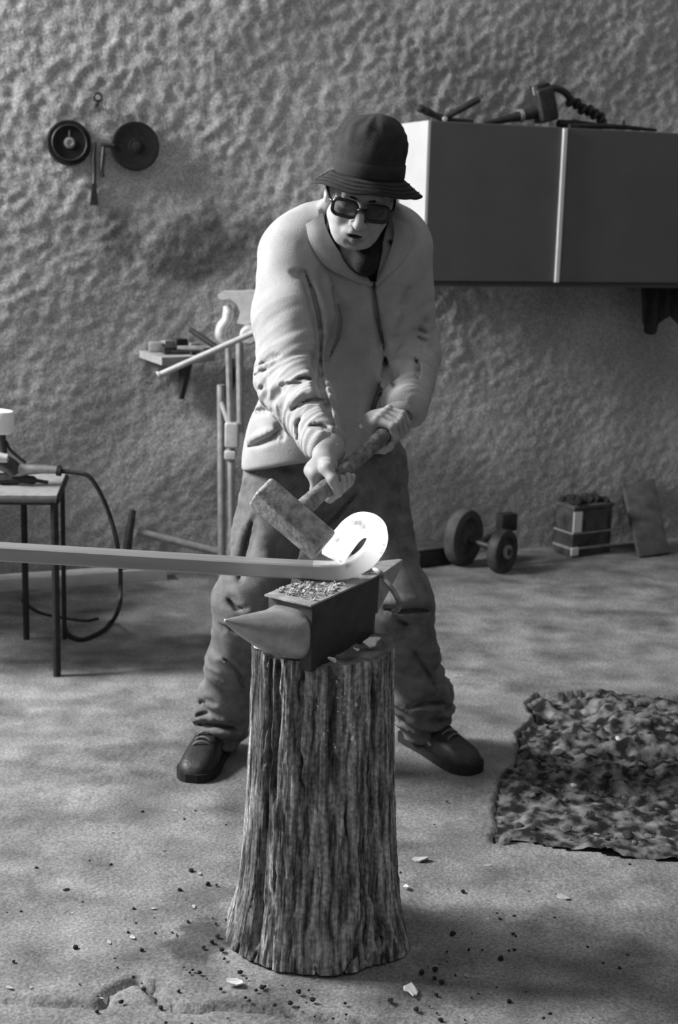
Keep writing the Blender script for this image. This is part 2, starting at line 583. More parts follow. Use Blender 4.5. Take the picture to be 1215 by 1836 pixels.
# one darker patch with a ragged outline of its own, and plain mottling
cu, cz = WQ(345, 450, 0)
dark_mask = np.exp(-(((u - cu) / .34) ** 2 + ((z - cz) / .24) ** 2)) + (fbm(q * 6, 4, 9) - .5) * 1.1
st = 1 - .55 * np.clip((dark_mask - .42) * 5, 0, 1)
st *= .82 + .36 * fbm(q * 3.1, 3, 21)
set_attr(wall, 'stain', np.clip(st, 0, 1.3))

# the other walls of the room, out of frame: they keep the light from coming in over the camera
M['dark_plaster'] = mat('dark_plaster', .08, .12, 3, .95)
tag(mesh_obj('wall_right', *obox((4.0, 2.2, 1.8), EX, EY, EZ, .2, 11.0, 3.8), M['dark_plaster']), 'dark plaster side wall', kind='structure')
tag(mesh_obj('wall_front', *obox((0.0, -3.2, 1.8), EX, EY, EZ, 9.0, .2, 3.8), M['dark_plaster']), 'dark plaster wall at the near end of the workshop', kind='structure')
# floor
fx = np.concatenate([np.linspace(-6, -1.75, 30, endpoint=False), np.arange(-1.75, 2.0, .0105), np.linspace(2.0, 6, 30)])
fy = np.concatenate([np.linspace(-3, 2.1, 40, endpoint=False), np.arange(2.1, 6.9, .0105), np.linspace(6.9, 9, 12)])
XX, YY = np.meshgrid(fx, fy, indexing='ij'); x, y = XX.ravel(), YY.ravel()
q = np.stack([x, y, 0 * x], 1)
zf = (fbm(q * 1.7, 3, 31) - .5) * .016 + (fbm(q * 14, 2, 32) - .5) * .005 * (fbm(q * 2, 1, 8) > .35)


def seg_dist(px, py, pts):
    d = np.full(len(px), 9.0)
    for a, b in zip(pts[:-1], pts[1:]):
        a = np.asarray(a)[:2]; b = np.asarray(b)[:2]; v = b - a
        t = np.clip(((px - a[0]) * v[0] + (py - a[1]) * v[1]) / (v @ v), 0, 1)
        d = np.minimum(d, np.hypot(px - a[0] - t * v[0], py - a[1] - t * v[1]))
    return d


jit = (fbm(q * 25, 2, 41) - .5) * .03
cracks = [([(-40, 1785), (60, 1795), (180, 1800), (200, 1772), (245, 1752), (275, 1768), (290, 1795), (330, 1806), (420, 1803), (560, 1818), (700, 1832)], .0085, .026),
          ([(190, 1800), (240, 1803), (290, 1795)], .005, .008),
          ([(800, 1300), (870, 1304), (960, 1306)], .006, .006),
          ([(150, 1490), (155, 1440), (200, 1400), (260, 1340)], .004, .004),
          ([(895, 1515), (960, 1545), (1040, 1590)], .004, .004)]
for pix, wd_, dep in cracks:
    pts = [G(*c) for c in pix]
    bb = (x > -1.6) & (x < 1.9) & (y < 6)
    dd = seg_dist(x[bb] + jit[bb], y[bb] + jit[bb] * .6, pts)
    zf[bb] -= dep * np.exp(-(dd / wd_) ** 2)
# the broken-out rectangular patch
pit_px = [(962, 1242), (1080, 1240), (1215, 1250), (1500, 1262), (1640, 1600), (1400, 1580), (1215, 1545), (1080, 1530), (960, 1512), (885, 1512), (893, 1460), (905, 1415), (900, 1385), (925, 1355)]
pit = np.array([G(*c)[:2] for c in pit_px])


def inside(px, py, poly):
    c = np.zeros(len(px), bool); n = len(poly)
    for i in range(n):
        x1, y1 = poly[i]; x2, y2 = poly[(i + 1) % n]
        hit = ((y1 > py) != (y2 > py)) & (px < (x2 - x1) * (py - y1) / (y2 - y1 + 1e-12) + x1)
        c ^= hit
    return c


jx = (fbm(q * 7, 2, 51) - .5) * .07; jy = (fbm(q * 7, 2, 52) - .5) * .05
inp = inside(x + jx, y + jy, pit)
zf = np.where(inp, -.045 + .030 * np.clip((3.75 - y) / .4, 0, 1), zf)
stf = np.ones(len(x))
stf *= .72 + .52 * fbm(q * 2.3, 3, 61)
stf *= 1 - .35 * np.clip((fbm(q * np.array([5, 9, 1]), 3, 62) - .5) * 4, 0, 1)
# soot spilled beside the stump: ragged patch
c = G(375, 1690); dark_mask = np.exp(-(((x - c[0]) / .10) ** 2 + ((y - c[1]) / .13) ** 2)) + (fbm(q * 16, 4, 63) - .5) * 1.2
stf *= 1 - .6 * np.clip((dark_mask - .5) * 5, 0, 1)
floor = mesh_obj('floor', np.stack([x, y, zf], 1), grid_faces(len(fx), len(fy)), M['concrete'], smooth=True)
tag(floor, 'worn grey concrete workshop floor with cracks and stains', kind='structure')
set_attr(floor, 'stain', np.clip(stf, 0, 1.4))


def floor_z(px, py):
    return 0.0


# earth and rubble in the patch
rx_ = np.arange(.36, 1.75, .0075); ry_ = np.arange(2.95, 4.45, .0075)
XX, YY = np.meshgrid(rx_, ry_, indexing='ij'); x, y = XX.ravel(), YY.ravel()
q = np.stack([x, y, 0 * x], 1)
rz = -.010 + (fbm(q * 9, 3, 71) - .5) * .075 + (fbm(q * 34, 3, 72) - .5) * .036 + np.maximum(0, fbm(q * 20, 2, 73) - .6) * .06
near = np.clip((3.75 - y) / .5, 0, 1)
rz = rz * (1 - .6 * near) + .004 * near
rz = np.clip(rz, -.044, .03)
jx = (fbm(q * 7, 2, 51) - .5) * .07; jy = (fbm(q * 7, 2, 52) - .5) * .05
ok = inside(x + jx, y + jy, pit)
rf = grid_faces(len(rx_), len(ry_)); rf = rf[np.all(ok[rf], 1)]
used = np.unique(rf); mp_ = np.full(len(x), -1); mp_[used] = np.arange(len(used))
rub = mesh_obj('rubble', np.stack([x, y, rz], 1)[used], mp_[rf], M['rubble'], smooth=True)
tag(rub, 'dark crumbled earth and rubble filling the broken-out floor patch', 'rubble', kind='stuff')
RUB = dict(x0=rx_[0], y0=ry_[0], z=rz.reshape(XX.shape))


def rub_z(px, py):
    i = int(np.clip((px - RUB['x0']) / .0075, 0, RUB['z'].shape[0] - 1)); j = int(np.clip((py - RUB['y0']) / .0075, 0, RUB['z'].shape[1] - 1))
    return RUB['z'][i, j]

# ------------------------------------------------------------------ stump
SX, SY, SH = -.025, 2.785, .64
st_root = thing('tree_stump', 'upright weathered tree stump carrying the anvil, bark stripped and deeply cracked', 'stump', (SX, SY, 0))
nth, nz_ = 460, 300
th = np.linspace(0, 2 * math.pi, nth, endpoint=False); hz = np.linspace(0, 1, nz_)
TH, HZ = np.meshgrid(th, hz, indexing='ij'); t, h = TH.ravel(), HZ.ravel()
ct, sn = np.cos(t), np.sin(t)
base = .146 + .022 * (1 - h) ** 1.5 + .012 * np.exp(-h * 7)
# root flares
for a, am, wd_ in ((-20, .022, .35), (-160, .016, .5), (-75, -.002, .5), (150, .02, .5), (60, .02, .5)):
    dth = (t - math.radians(a) + math.pi) % (2 * math.pi) - math.pi
    base += am * np.exp(-(dth / wd_) ** 2) * np.exp(-h * 6.5)
p3 = np.stack([ct * 1.6, sn * 1.6, h * .5], 1)
base += (fbm(p3 * 1.5, 2, 81) - .5) * .03
gro = fbm(np.stack([ct * 6 + h * .8, sn * 6, h * 2.2], 1), 4, 82)
base += (gro - .5) * .007
fib = fbm(np.stack([ct * 30, sn * 30, h * 5 + gro * 3], 1), 3, 83)
base += (fib - .5) * .005 + (fbm(np.stack([ct * 44, sn * 44, h * 26], 1), 2, 85) - .5) * .004


def stump_theta(px, py, Y=2.66):
    p = P(px, py, Y); return math.atan2(p[1] - SY, p[0] - SX), p[2] / SH


stain = .70 + .6 * fbm(np.stack([ct * 5, sn * 5, h * 1.4], 1), 3, 84)


def crack(pix, w, d, dark):
    global base, stain
    tr = [stump_theta(*c) for c in pix]
    tr.sort(key=lambda s: s[1])
    hs = np.array([s[1] for s in tr]); ts = np.unwrap(np.array([s[0] for s in tr]))
    tc_ = np.interp(h, hs, ts) + (vnoise(np.stack([h * 22, 0 * h, 0 * h], 1), len(pix)) - .5) * .05
    dth = (t - tc_ + math.pi) % (2 * math.pi) - math.pi
    ends = np.clip((h - hs[0] + .04) / .05, 0, 1) * np.clip((hs[-1] + .04 - h) / .05, 0, 1)
    g = np.exp(-(dth / w) ** 2) * ends
    base = base - d * g; stain = stain * (1 - dark * g)


crack([(655, 1500), (652, 1580), (640, 1640), (618, 1700), (590, 1745)], .014, .030, 0)
crack([(693, 1170), (690, 1300), (682, 1420), (672, 1520), (658, 1640), (650, 1700)], .045, .034, 0)
crack([(706, 1230), (703, 1400), (690, 1560), (680, 1690)], .035, .028, 0)
crack([(470, 1190), (468, 1350), (462, 1500), (455, 1690)], .05, .022, 0)
crack([(500, 1200), (495, 1420)], .04, .016, 0)
crack([(545, 1210), (540, 1330), (548, 1440)], .03, .014, 0)
crack([(612, 1560), (606, 1640)], .025, .012, 0)
crack([(540, 1540), (528, 1690)], .025, .012, 0)
# charred streak, dark knot and oil stain: colour of the wood itself
crack([(592, 1195), (594, 1280), (596, 1400)], .07, .006, .75)
crack([(505, 1590), (500, 1600)], .10, .004, .55)
crack([(530, 1720), (528, 1745)], .16, .003, .6)
crng = np.random.default_rng(12)
for i in range(90):
    t0 = crng.uniform(-math.pi * 1.02, .05); h0 = crng.random(); ln = .05 + .45 * crng.random() ** 2
    w_ = .006 + .012 * crng.random(); d_ = .005 + .010 * crng.random()
    tc_ = t0 + .10 * (vnoise(np.stack([h * 3 + i, 0 * h, 0 * h], 1), 300 + i) - .5) + .03 * (vnoise(np.stack([h * 30 + i, 0 * h, 0 * h], 1), 500 + i) - .5)
    dth = (t - tc_ + math.pi) % (2 * math.pi) - math.pi
    e_ = np.clip((ln / 2 - np.abs(h - h0)) / (ln * .3), 0, 1)
    g_ = np.exp(-(dth / (w_ * (.4 + .6 * e_))) ** 2) * e_
    base = base - d_ * g_
stain *= .80 + .75 * np.clip((fbm(np.stack([ct * 11, sn * 11, h * 7], 1), 3, 87) - .35) * 2, 0, 1)
# remnants of dark bark with ragged borders on one flank
bark = np.exp(-(((t + 2.5 + math.pi) % (2 * math.pi) - math.pi) / .6) ** 2) + (fbm(np.stack([ct * 9, sn * 9, h * 3], 1), 4, 97) - .5) * 1.0
stain *= 1 - .5 * np.clip((bark - .55) * 6, 0, 1)
# bright torn fibres and droplets of scale
spk = (vnoise(np.stack([ct * 48, sn * 48, h * 120], 1), 91) > .82) & (vnoise(np.stack([ct * 8, sn * 8, h * 9], 1), 92) > .5)
tcen, hcen = stump_theta(610, 1275)
reg = np.exp(-(((t - tcen + math.pi) % (2 * math.pi) - math.pi) / .32) ** 2 - ((h - hcen) / .10) ** 2)
stain = np.where(spk & (reg > .25), 3.2, stain)
tc2, hc2 = stump_theta(512, 1660); reg2 = np.exp(-(((t - tc2 + math.pi) % (2 * math.pi) - math.pi) / .07) ** 4 - ((h - hc2) / .12) ** 4)
stain = stain * (1 + 1.3 * reg2 * fbm(np.stack([ct * 20, sn * 20, h * 4], 1), 2, 95))
toph = SH + (fbm(np.stack([ct * 3, sn * 3, 0 * h], 1), 2, 86) - .5) * .025 - .008 * np.exp(-((t + 1.5) / .5) ** 2)
V = np.stack([SX + ct * base, SY + sn * base, h * toph], 1)
fa = grid_faces(nth, nz_)
wrap = np.arange(nz_ - 1); a = (nth - 1) * nz_ + wrap
fa = np.vstack([fa, np.stack([a, wrap, wrap + 1, a + 1], 1)])
trunk = mesh_obj('trunk', V, fa, M['wood'], st_root, smooth=True)
set_attr(trunk, 'stain', np.clip(stain, 0.05, 3.5))
# cut top with rough rim
rim = V.reshape(nth, nz_, 3)[:, -1]
V2 = []; nr = 24
for k in range(nr + 1):
    s = 1 - k / nr * .98
    rr = np.array([SX, SY, 0]) + (rim - np.array([SX, SY, 0])) * np.array([s, s, 1])
    flat = min(1, k / 3)
    nzz = (fbm(rr * 28, 3, 88) - .5) * .022
    rr[:, 2] = rr[:, 2] * (1 - flat) + flat * (SH - .006 + nzz)
    V2.append(rr)
V2 = np.array(V2).transpose(1, 0, 2).reshape(-1, 3); n2 = nr + 1
fa = grid_faces(nth, n2); wrap = np.arange(n2 - 1); a = (nth - 1) * n2 + wrap
fa = np.vstack([fa, np.stack([a, wrap, wrap + 1, a + 1], 1)])
ring = [int(i * n2 + n2 - 1) for i in range(nth)]
mesh_obj('cut_top', V2, fa.tolist() + [ring], M['endgrain'], st_root, smooth=True)

# ------------------------------------------------------------------ anvil
AZ, AB = .766, .628
A_ = G(560, 1084, AZ); B_ = G(481, 1063, AZ); C_ = G(680, 1030, AZ)
ax = nrm(C_ - A_); side = (B_ - A_)
side = nrm(side) * .118
D_ = C_ + side
anv = thing('anvil', 'small dark iron anvil with rounded horn, set on the tree stump', 'anvil', (SX, SY, SH))
dn = np.array([0, 0, 1.])
cen = (A_ + C_ + side) / 2


def shrink(p, zz, f):
    c = (A_ + C_ + side * 1.0) / 2
    v = c + (p - c) * f; v = v.copy(); v[2] = zz; return v


Bx = A_ + side
body = hexa([shrink(p, AB, f) for p, f in ((A_, .985), (C_, .93), (D_, .93), (Bx, .97))] + [shrink(p, AZ - .004, 1) for p in (A_, C_, D_, Bx)], .004)
mesh_obj('body', *body, M['iron'], anv, smooth='auto')
ov = -ax * .006
fp = hexa([p + np.array([0, 0, -.0045]) + o_ for p, o_ in ((A_, ov), (C_, -ov * 0), (D_, 0), (Bx, ov * 2.4))] + [p + o_ for p, o_ in ((A_, ov), (C_, 0), (D_, 0), (Bx, ov * 2.4))], .0015)
mesh_obj('face_plate', *fp, M['iron_worn'], anv, smooth='auto')
# horn: rounded cone out of the front face
tip = G(403, 1113, .748)
fc = (shrink(A_, AZ, 1) + shrink(Bx, AZ, 1)) / 2
V = []; ns, nr_ = 26, 40
wv = nrm(side); hw = np.linalg.norm(side) / 2
for i in range(ns):
    s = i / (ns - 1)
    k = (1 - s) ** .75
    top = (AZ - .016) * (1 - s) + (tip[2] + .003) * s
    bot = (AB + .020) * (1 - s ** 1.5) + (tip[2] - .004) * s ** 1.5
    c0 = fc * (1 - s) + tip * s
    cz = (top + bot) / 2; rh = max((top - bot) / 2, .003); rw = max(hw * .98 * k, .003)
    e = 3.2 - 1.2 * min(1, s * 4)
    for j in range(nr_):
        a = 2 * math.pi * j / nr_
        cx_ = abs(math.cos(a)) ** (2 / e) * math.copysign(1, math.cos(a)); cy_ = abs(math.sin(a)) ** (2 / e) * math.copysign(1, math.sin(a))
        p = np.array([c0[0], c0[1], cz]) + wv * cx_ * rw + np.array([0, 0, cy_ * rh])
        V.append(p + ax * .01 * (s == 0))
Fs = []
for i in range(ns - 1):
    for j in range(nr_):
        l = (j + 1) % nr_; Fs.append([i * nr_ + j, i * nr_ + l, (i + 1) * nr_ + l, (i + 1) * nr_ + j])
Fs.append(list(range(nr_))[::-1]); Fs.append([(ns - 1) * nr_ + j for j in range(nr_)])
fix_normals(mesh_obj('horn', V, Fs, M['horn'], anv, smooth=True, label='smooth conical horn with a worn tip'))
# heel: tapered square point at the back
ht = G(722, 1003, AZ)
hb = [shrink(C_, AZ - .085, .985), shrink(D_, AZ - .085, .985)]
heel = hexa([hb[0], ht + np.array([-.004, -.006, -.02]), ht + np.array([-.012, 0, -.02]), hb[1], C_ + [0, 0, -.002], ht, ht + np.array([-.008, .006, 0]), D_ + [0, 0, -.002]], .002)
mesh_obj('heel', *heel, M['iron_worn'], anv, smooth='auto')

# hot bar: square iron bar laid across the anvil, end curled to a loop
BY0, BD = 2.79, .046
mid = [(-420, 969), (0, 994), (200, 1006), (380, 1017), (480, 1023), (560, 1027)]
loop = [(560, 1027), (600, 1028), (632, 1021), (658, 1004), (674, 980), (676, 960), (665, 948), (647, 946), (630, 956), (614, 975), (602, 991), (595, 1003)]
hot_lv = [.0, .03, .16, .45, .75, 1, 1, 1, 1, 1, 1, 1]


def sweep_bar(path, h2):
    n = len(path); V = []; b = .003
    for i in range(n):
        a_ = path[max(0, i - 1)]; c_ = path[min(n - 1, i + 1)]
        tt = nrm(c_ - a_); nn = np.array([-tt[2], 0, tt[0]])
        hh = h2[i]
        for (q1, q2) in ((-hh, b), (-hh + b, 0), (hh - b, 0), (hh, b), (hh, BD - b), (hh - b, BD), (-hh + b, BD), (-hh, BD - b)):
            V.append(path[i] + nn * q1 + np.array([0, q2, 0]))
    Fs = []
    for i in range(n - 1):
        for j in range(8):
            l = (j + 1) % 8; Fs.append([i * 8 + j, (i + 1) * 8 + j, (i + 1) * 8 + l, i * 8 + l])
    Fs.append(list(range(8))); Fs.append([(n - 1) * 8 + j for j in range(8)][::-1])
    return np.array(V), Fs


bar = thing('iron_bar', 'long flat iron bar laid over the anvil, its end curled into a white-hot loop', 'iron bar', P(560, 1040, BY0))
pth = catmull([P(*c, BY0) for c in mid], 6)
fix_normals(mesh_obj('shank', *sweep_bar(pth, [.0155] * len(pth)), M['bar'], bar, smooth='auto'))
n_ = 8
pth = catmull([P(*c, BY0) for c in loop], n_)
hl = np.interp(np.arange(len(pth)) / n_, np.arange(len(loop)), hot_lv)
hh = np.interp(np.arange(len(pth)), [0, 16, 40, len(pth) - 10, len(pth) - 1], [.0155, .017, .0215, .0255, .0235])
lo_ = fix_normals(mesh_obj('hot_loop', *sweep_bar(pth, hh), M['hot'], bar, smooth='auto', label='white-hot curled loop of the bar'))
set_attr(lo_, 'iron_glow', np.repeat(hl, 8))

# scale flakes on the anvil face
Vs, Fs_ = [], []
for i in range(210):
    a, b = rng.random(), rng.random()
    if rng.random() < .35: a = a * .8
    p = A_ + side * (.08 + .86 * b) + (C_ - A_) * (.06 + .62 * a)
    r = .0022 + .0035 * rng.random(); an = rng.random() * 6.28; nn = 5
    tiltx, tilty = rng.normal(0, .35, 2)
    ring = []
    for k in range(nn):
        g = an + k * 6.283 / nn + rng.normal(0, .2); rr = r * (.6 + .7 * rng.random())
        ring.append(p + np.array([rr * math.cos(g), rr * math.sin(g), .002 + .004 * rng.random() + rr * (tiltx * math.cos(g) + tilty * math.sin(g))]))
    if BY0 - .008 < p[1] < BY0 + BD + .006: continue
    v, f = poly_prism(ring, .0016); n0 = sum(len(q) for q in Vs)
    Vs.append(v); Fs_ += [[j + n0 for j in q] for q in f]
fl = mesh_obj('scale_flakes', np.vstack(Vs), Fs_, M['chip_grey'], origin=(A_ + D_) / 2)
tag(fl, 'loose flakes of forge scale strewn on the anvil face', 'scale', kind='stuff')

# bent rod hooked over the back edge of the anvil
rp = [G(648, 1024, AZ + .007), G(667, 1021, AZ + .007), G(680, 1026, AZ + .0062), P(688, 1036, 2.862), P(698, 1050, 2.852), P(709, 1066, 2.850), P(715, 1080, 2.850), P(713, 1092, 2.855), P(704, 1097, 2.860)]
hk = mesh_obj('bent_iron_rod', *tube(catmull(rp, 6), .0058, 10), M['hammer'], smooth='auto', origin=rp[1])
tag(hk, 'thin bent iron rod hooked over the back edge of the anvil', 'iron rod')

# ------------------------------------------------------------------ sledge hammer
HA = P(552, 912, 2.81); HB = P(708, 762, 3.22)          # handle axis
hd = nrm(HB - HA)
ha = np.array([.84, 0, -.54]); ha = nrm(ha - hd * (ha @ hd)); hn = nrm(np.cross(ha, hd))
if hn[2] < 0: hn = -hn
ham = thing('sledge_hammer', 'heavy square-headed hammer held by the smith, striking the hot loop', 'hammer', HA)
tw_ = math.radians(20); hd2 = nrm(hd * math.cos(tw_) + hn * math.sin(tw_)); hn2 = nrm(np.cross(ha, hd2)); hn2 = hn2 if hn2[2] > 0 else -hn2
hc = P(523, 930, 2.81)
V, Fs = obox(hc, ha, hd2, hn2, .174, .056, .058, .009, 3)
V = np.asarray(V)
mesh_obj('head', V + ((fbm(V * 60, 2, 3) - .5) * .003)[:, None] * hn, Fs, M['hammer'], ham, smooth='auto')
h0 = hc + hn * .004 - hd * .02
hp = [h0 + (HB - h0) * s for s in np.linspace(0, 1.08, 14)]
mesh_obj('handle', *tube(hp, [.019, .020, .0195, .018, .0175, .017, .017, .017, .017, .0175, .018, .018, .018, .016], 14), M['handle'], ham, smooth='auto')
# ------------------------------------------------------------------ the smith
person = thing('person', 'person in light work jacket, dark bucket hat and glasses, hammering over the anvil', 'person', (0.0, 3.78, 0))
# joints
RS, RE, RW = P(522, 462, 3.53), P(521, 682, 3.34), P(588, 806, 3.05)
LS, LE, LW = P(716, 452, 3.55), P(736, 640, 3.58), P(724, 736, 3.29)
RH, RK, RA = P(517, 838, 3.82), P(446, 1080, 3.66), P(389, 1308, 3.78)
LH, LK, LA = P(652, 838, 3.82), P(715, 1080, 3.68), P(760, 1282, 3.86)
NB = P(640, 420, 3.52)                                      # neck base
hax = nrm(HB - h0)
grip_r = h0 + hax * ((P(607, 853, 2.96) - h0) @ hax)
grip_l = h0 + hax * ((P(703, 767, 3.20) - h0) @ hax)

# head frame: x to image right, f forward (towards the camera and down), u up
hp_, hr_ = math.radians(20), math.radians(10)
f0 = np.array([0.02, -math.cos(hp_), -math.sin(hp_)]); f0 = nrm(f0)
u0_ = nrm(np.array([0, -math.sin(hp_), math.cos(hp_)]))
x0_ = np.cross(f0, u0_)
if x0_[0] < 0: x0_ = -x0_
hX = nrm(x0_ * math.cos(hr_) - u0_ * math.sin(hr_)); hU = nrm(u0_ * math.cos(hr_) + x0_ * math.sin(hr_)); hF = f0
HC = P(648, 371, 3.33) - hF * .096 - hU * .008


def hd_(a, f, up):
    up = up * .87 if up < 0 else up
    return HC + hX * a + hF * f + hU * up


HR = np.array([hX, hF, hU])
def axis(a, b, c, d, fine=.0028, coarse=.010):
    return np.concatenate([np.arange(a, b, coarse), np.arange(b, c, fine), np.arange(c, d, coarse)])


fh = Field((0, 0, 0), (.01, .01, .01), .0028, [axis(-.52, -.10, .21, .52), axis(2.86, 2.87, 3.62, 4.05), axis(.0, .87, 1.62, 1.63)])
fh.ell(hd_(.006, -.014, .022), (.070, .088, .070), HR)
fh.ell(hd_(0, .022, -.04), (.060, .070, .074), HR, k=.03)
fh.ell(hd_(0, .050, -.088), (.036, .034, .030), HR, k=.03)
fh.ell(hd_(0, .073, -.102), (.017, .014, .013), HR, k=.02)
for s in (-1, 1):
    fh.ell(hd_(s * .044, .056, -.022), (.021, .022, .018), HR, k=.02)
    fh.cone(hd_(s * .055, .03, -.05), hd_(s * .03, .06, -.095), .014, .012, k=.025)
fh.cone(hd_(-.036, .078, .026), hd_(.036, .078, .026), .014, .014, k=.018)
for s in (-1, 1):
    fh.ell(hd_(s * .032, .098, .002), (.021, .018, .013), HR, k=.016, op='s')
    fh.ell(hd_(s * .032, .073, .001), (.014, .013, .012), HR, k=.006)
fh.chain([hd_(0, .085, .014), hd_(0, .101, -.010), hd_(0, .117, -.034)], [.009, .0095, .012], k=.010)
for s in (-1, 1):
    fh.ell(hd_(s * .013, .101, -.037), (.009, .011, .008), HR, k=.008)
fh.ell(hd_(0, .080, -.064), (.028, .018, .019), HR, k=.012)
for s in (-1, 1):
    fh.ell(hd_(s * .038, .062, -.040), (.017, .020, .020), HR, k=.010)
    fh.ell(hd_(s * .036, .050, -.078), (.016, .018, .020), HR, k=.012)
fh.cone(hd_(-.014, .0885, -.098), hd_(.014, .0885, -.098), .004, .004, k=.008, op='s')
fh.chain([hd_(-.023, .083, -.069), hd_(-.008, .0945, -.0635), hd_(.008, .0945, -.0635), hd_(.023, .083, -.069)], [.004, .006, .006, .004], k=.008)
fh.chain([hd_(-.020, .080, -.080), hd_(0, .0905, -.084), hd_(.020, .080, -.080)], [.004, .0075, .004], k=.008)
fh.ell(hd_(0, .086, -.0735), (.017, .030, .0060), HR, k=.003, op='s')
for s in (-1, 1):
    fh.ell(hd_(s * .075, -.012, -.004), (.010, .019, .032), HR, k=.008)
    fh.ell(hd_(s * .085, -.006, -.002), (.006, .010, .018), HR, k=.005, op='s')
fh.cone(hd_(0, -.03, -.07), NB, .052, .056, k=.03)


def grip_hand(o, axd, wrist, R, sense, idx_dir, forearm):
    """hand closed round a rod: palm on the wrist side, four fingers one way, thumb the other"""
    pdv = wrist - o; pdv = nrm(pdv - axd * (pdv @ axd)); e3 = np.cross(axd, pdv) * sense
    def at(phi, r, tt):
        a = math.radians(phi); return o + (pdv * math.cos(a) + e3 * math.sin(a)) * r + axd * idx_dir * tt
    f = fh
    tts = (.034, .0115, -.011, -.032); lens = (1.0, 1.06, 1.0, .86); rad = (.0102, .0104, .0098, .0086)
    for tt, ln, r in zip(tts, lens, rad):
        k0 = at(48, R + .017, tt * .95)
        f.chain([at(0, R + .019, tt * .8), k0], [.013, r * 1.12], k=.012)
        f.chain([k0, at(48 + 72 * ln, R + .0125, tt), at(48 + 128 * ln, R + .0095, tt), at(48 + 172 * ln, R + .0085, tt)], [r * 1.1, r, r * .92, r * .8], k=.003)
        f.ell(at(50, R + .024, tt), (.006, .006, .006), k=.008)
    f.ell(at(5, R + .020, 0), (.036, .036, .022), None, k=.015)
    f.chain([at(-35, R + .018, .002), at(-62, R + .020, .030), at(-105, R + .013, .046), at(-150, R + .0105, .050)], [.018, .0145, .0115, .0095], k=.006)
    f.chain([at(0, R + .022, -.01), wrist], [.026, .026], k=.02, flat=(np.cross(nrm(wrist - o), axd), .8))
    f.chain([wrist, forearm], [.026, .036], k=.02)


grip_hand(grip_r, hax, RW, .017, -1, -1, RW + (RE - RW) * .5)
grip_hand(grip_l, hax, LW, .0175, 1, -1, LW + (LE - LW) * .5)
fb = fh
flatY = (EY, .68)
PELV = (RH + LH) / 2; CHEST = (RS + LS) / 2 + np.array([0, .03, -.1])
fb.cone(CHEST, PELV, .125, .125, k=.04, flat=flatY)
fb.cone(RS + [.03, .02, 0], LS + [-.03, .02, 0], .05, .05, k=.04)
fb.cone(NB, CHEST, .055, .06, k=.04)
for a_, b_, c_, r1, r2, r3 in ((RS, RE, RW, .048, .042, .03), (LS, LE, LW, .048, .042, .03), (RH, RK, RA, .078, .052, .036), (LH, LK, LA, .078, .052, .036)):
    fb.cone(a_, b_, r1, r2, k=.03); fb.cone(b_, c_, r2, r3, k=.03)
for s_, a_ in ((RA, G(348, 1395, .03)), (LA, G(838, 1380, .03))):
    t_ = s_ + (a_ - s_) * .55; t_[2] = .036
    s2 = s_.copy(); s2[2] = .05
    fb.cone(s_, s2, .034, .03, k=.02); fb.cone(s2, t_, .03, .02, k=.02)
fh.cone(hp[0], hp[-1] + hax * .01, .0172, .0176, k=.0015, op='s')
bodyo = field_obj('body', fh, M['skin'], person)
me2 = bodyo.data
co = np.zeros(len(me2.vertices) * 3); me2.vertices.foreach_get('co', co); co = co.reshape(-1, 3) + rootloc(person)
lc = np.stack([(co - HC) @ hX, (co - HC) @ hF, (co - HC) @ hU], 1)
tone = np.ones(len(co))
inhead = (np.abs(lc) < .16).all(1)
lip = np.exp(-((lc[:, 0] / .024) ** 4 + ((lc[:, 2] + .0735) / .0125) ** 4)) * (lc[:, 1] > .07)
mouth = np.exp(-((lc[:, 0] / .018) ** 4 + ((lc[:, 2] + .0735) / .0050) ** 4)) * (lc[:, 1] > .05)
stub = np.exp(-((lc[:, 0] / .045) ** 4 + ((lc[:, 2] + .085) / .03) ** 4)) * (lc[:, 1] > .03)
tone = np.where(inhead, (1 - .28 * lip) * (1 - .35 * mouth) * (1 - .10 * stub), .8)
set_attr(bodyo, 'tone', tone)

# eyes, brows, hair
for s in (-1, 1):
    c = hd_(s * .032, .079, .001)
    e = mesh_obj('eye', *lathe(c - hF * .006, hF, [(.0001, -.009), (.008, -.006), (.0105, 0), (.009, .006), (.006, .0085), (.0001, .0095)], 20), M['eye'], bodyo, smooth=True)
    mesh_obj('iris', *lathe(c - hF * .006 - hU * .003, hF, [(.005, .0070), (.005, .0092), (.0001, .0100)], 16), M['dark'], bodyo, smooth=True)
    br = [hd_(s * a, f_, u_) for a, f_, u_ in ((.014, .092, .022), (.028, .090, .025), (.042, .079, .023), (.050, .066, .018))]
    mesh_obj('eyebrow', *tube(catmull(br, 5), [.0025] * 3 + [.003] * 10 + [.002] * 3, 8), M['dark'], bodyo, smooth=True)
fhair = Field(HC - .16, HC + .16, .003)
fhair.ell(hd_(.003, -.018, .022), (.0755, .088, .072), HR)
fhair.plane(hd_(0, .030, 0), hF, .004)
fhair.plane(hd_(0, -.02, .030), hU, .004)
for s in (-1, 1):
    fhair.chain([hd_(s * .074, .015, .02), hd_(s * .070, .022, -.012)], [.009, .005], k=.006)
    fhair.ell(hd_(s * .080, -.010, -.012), (.02, .022, .034), HR, op='s', k=.004)
fhair.plane(hd_(0, -.04, -.035), -hU, .004)
field_obj('hair', fhair, M['hair'], bodyo)

# glasses
gl = mesh_obj('glasses', *tube([hd_(-.009, .112, .004), hd_(0, .115, .007), hd_(.009, .112, .004)], .0042, 10), M['black_plastic'], person, smooth=True, label='thick black spectacle frame with tinted lenses')


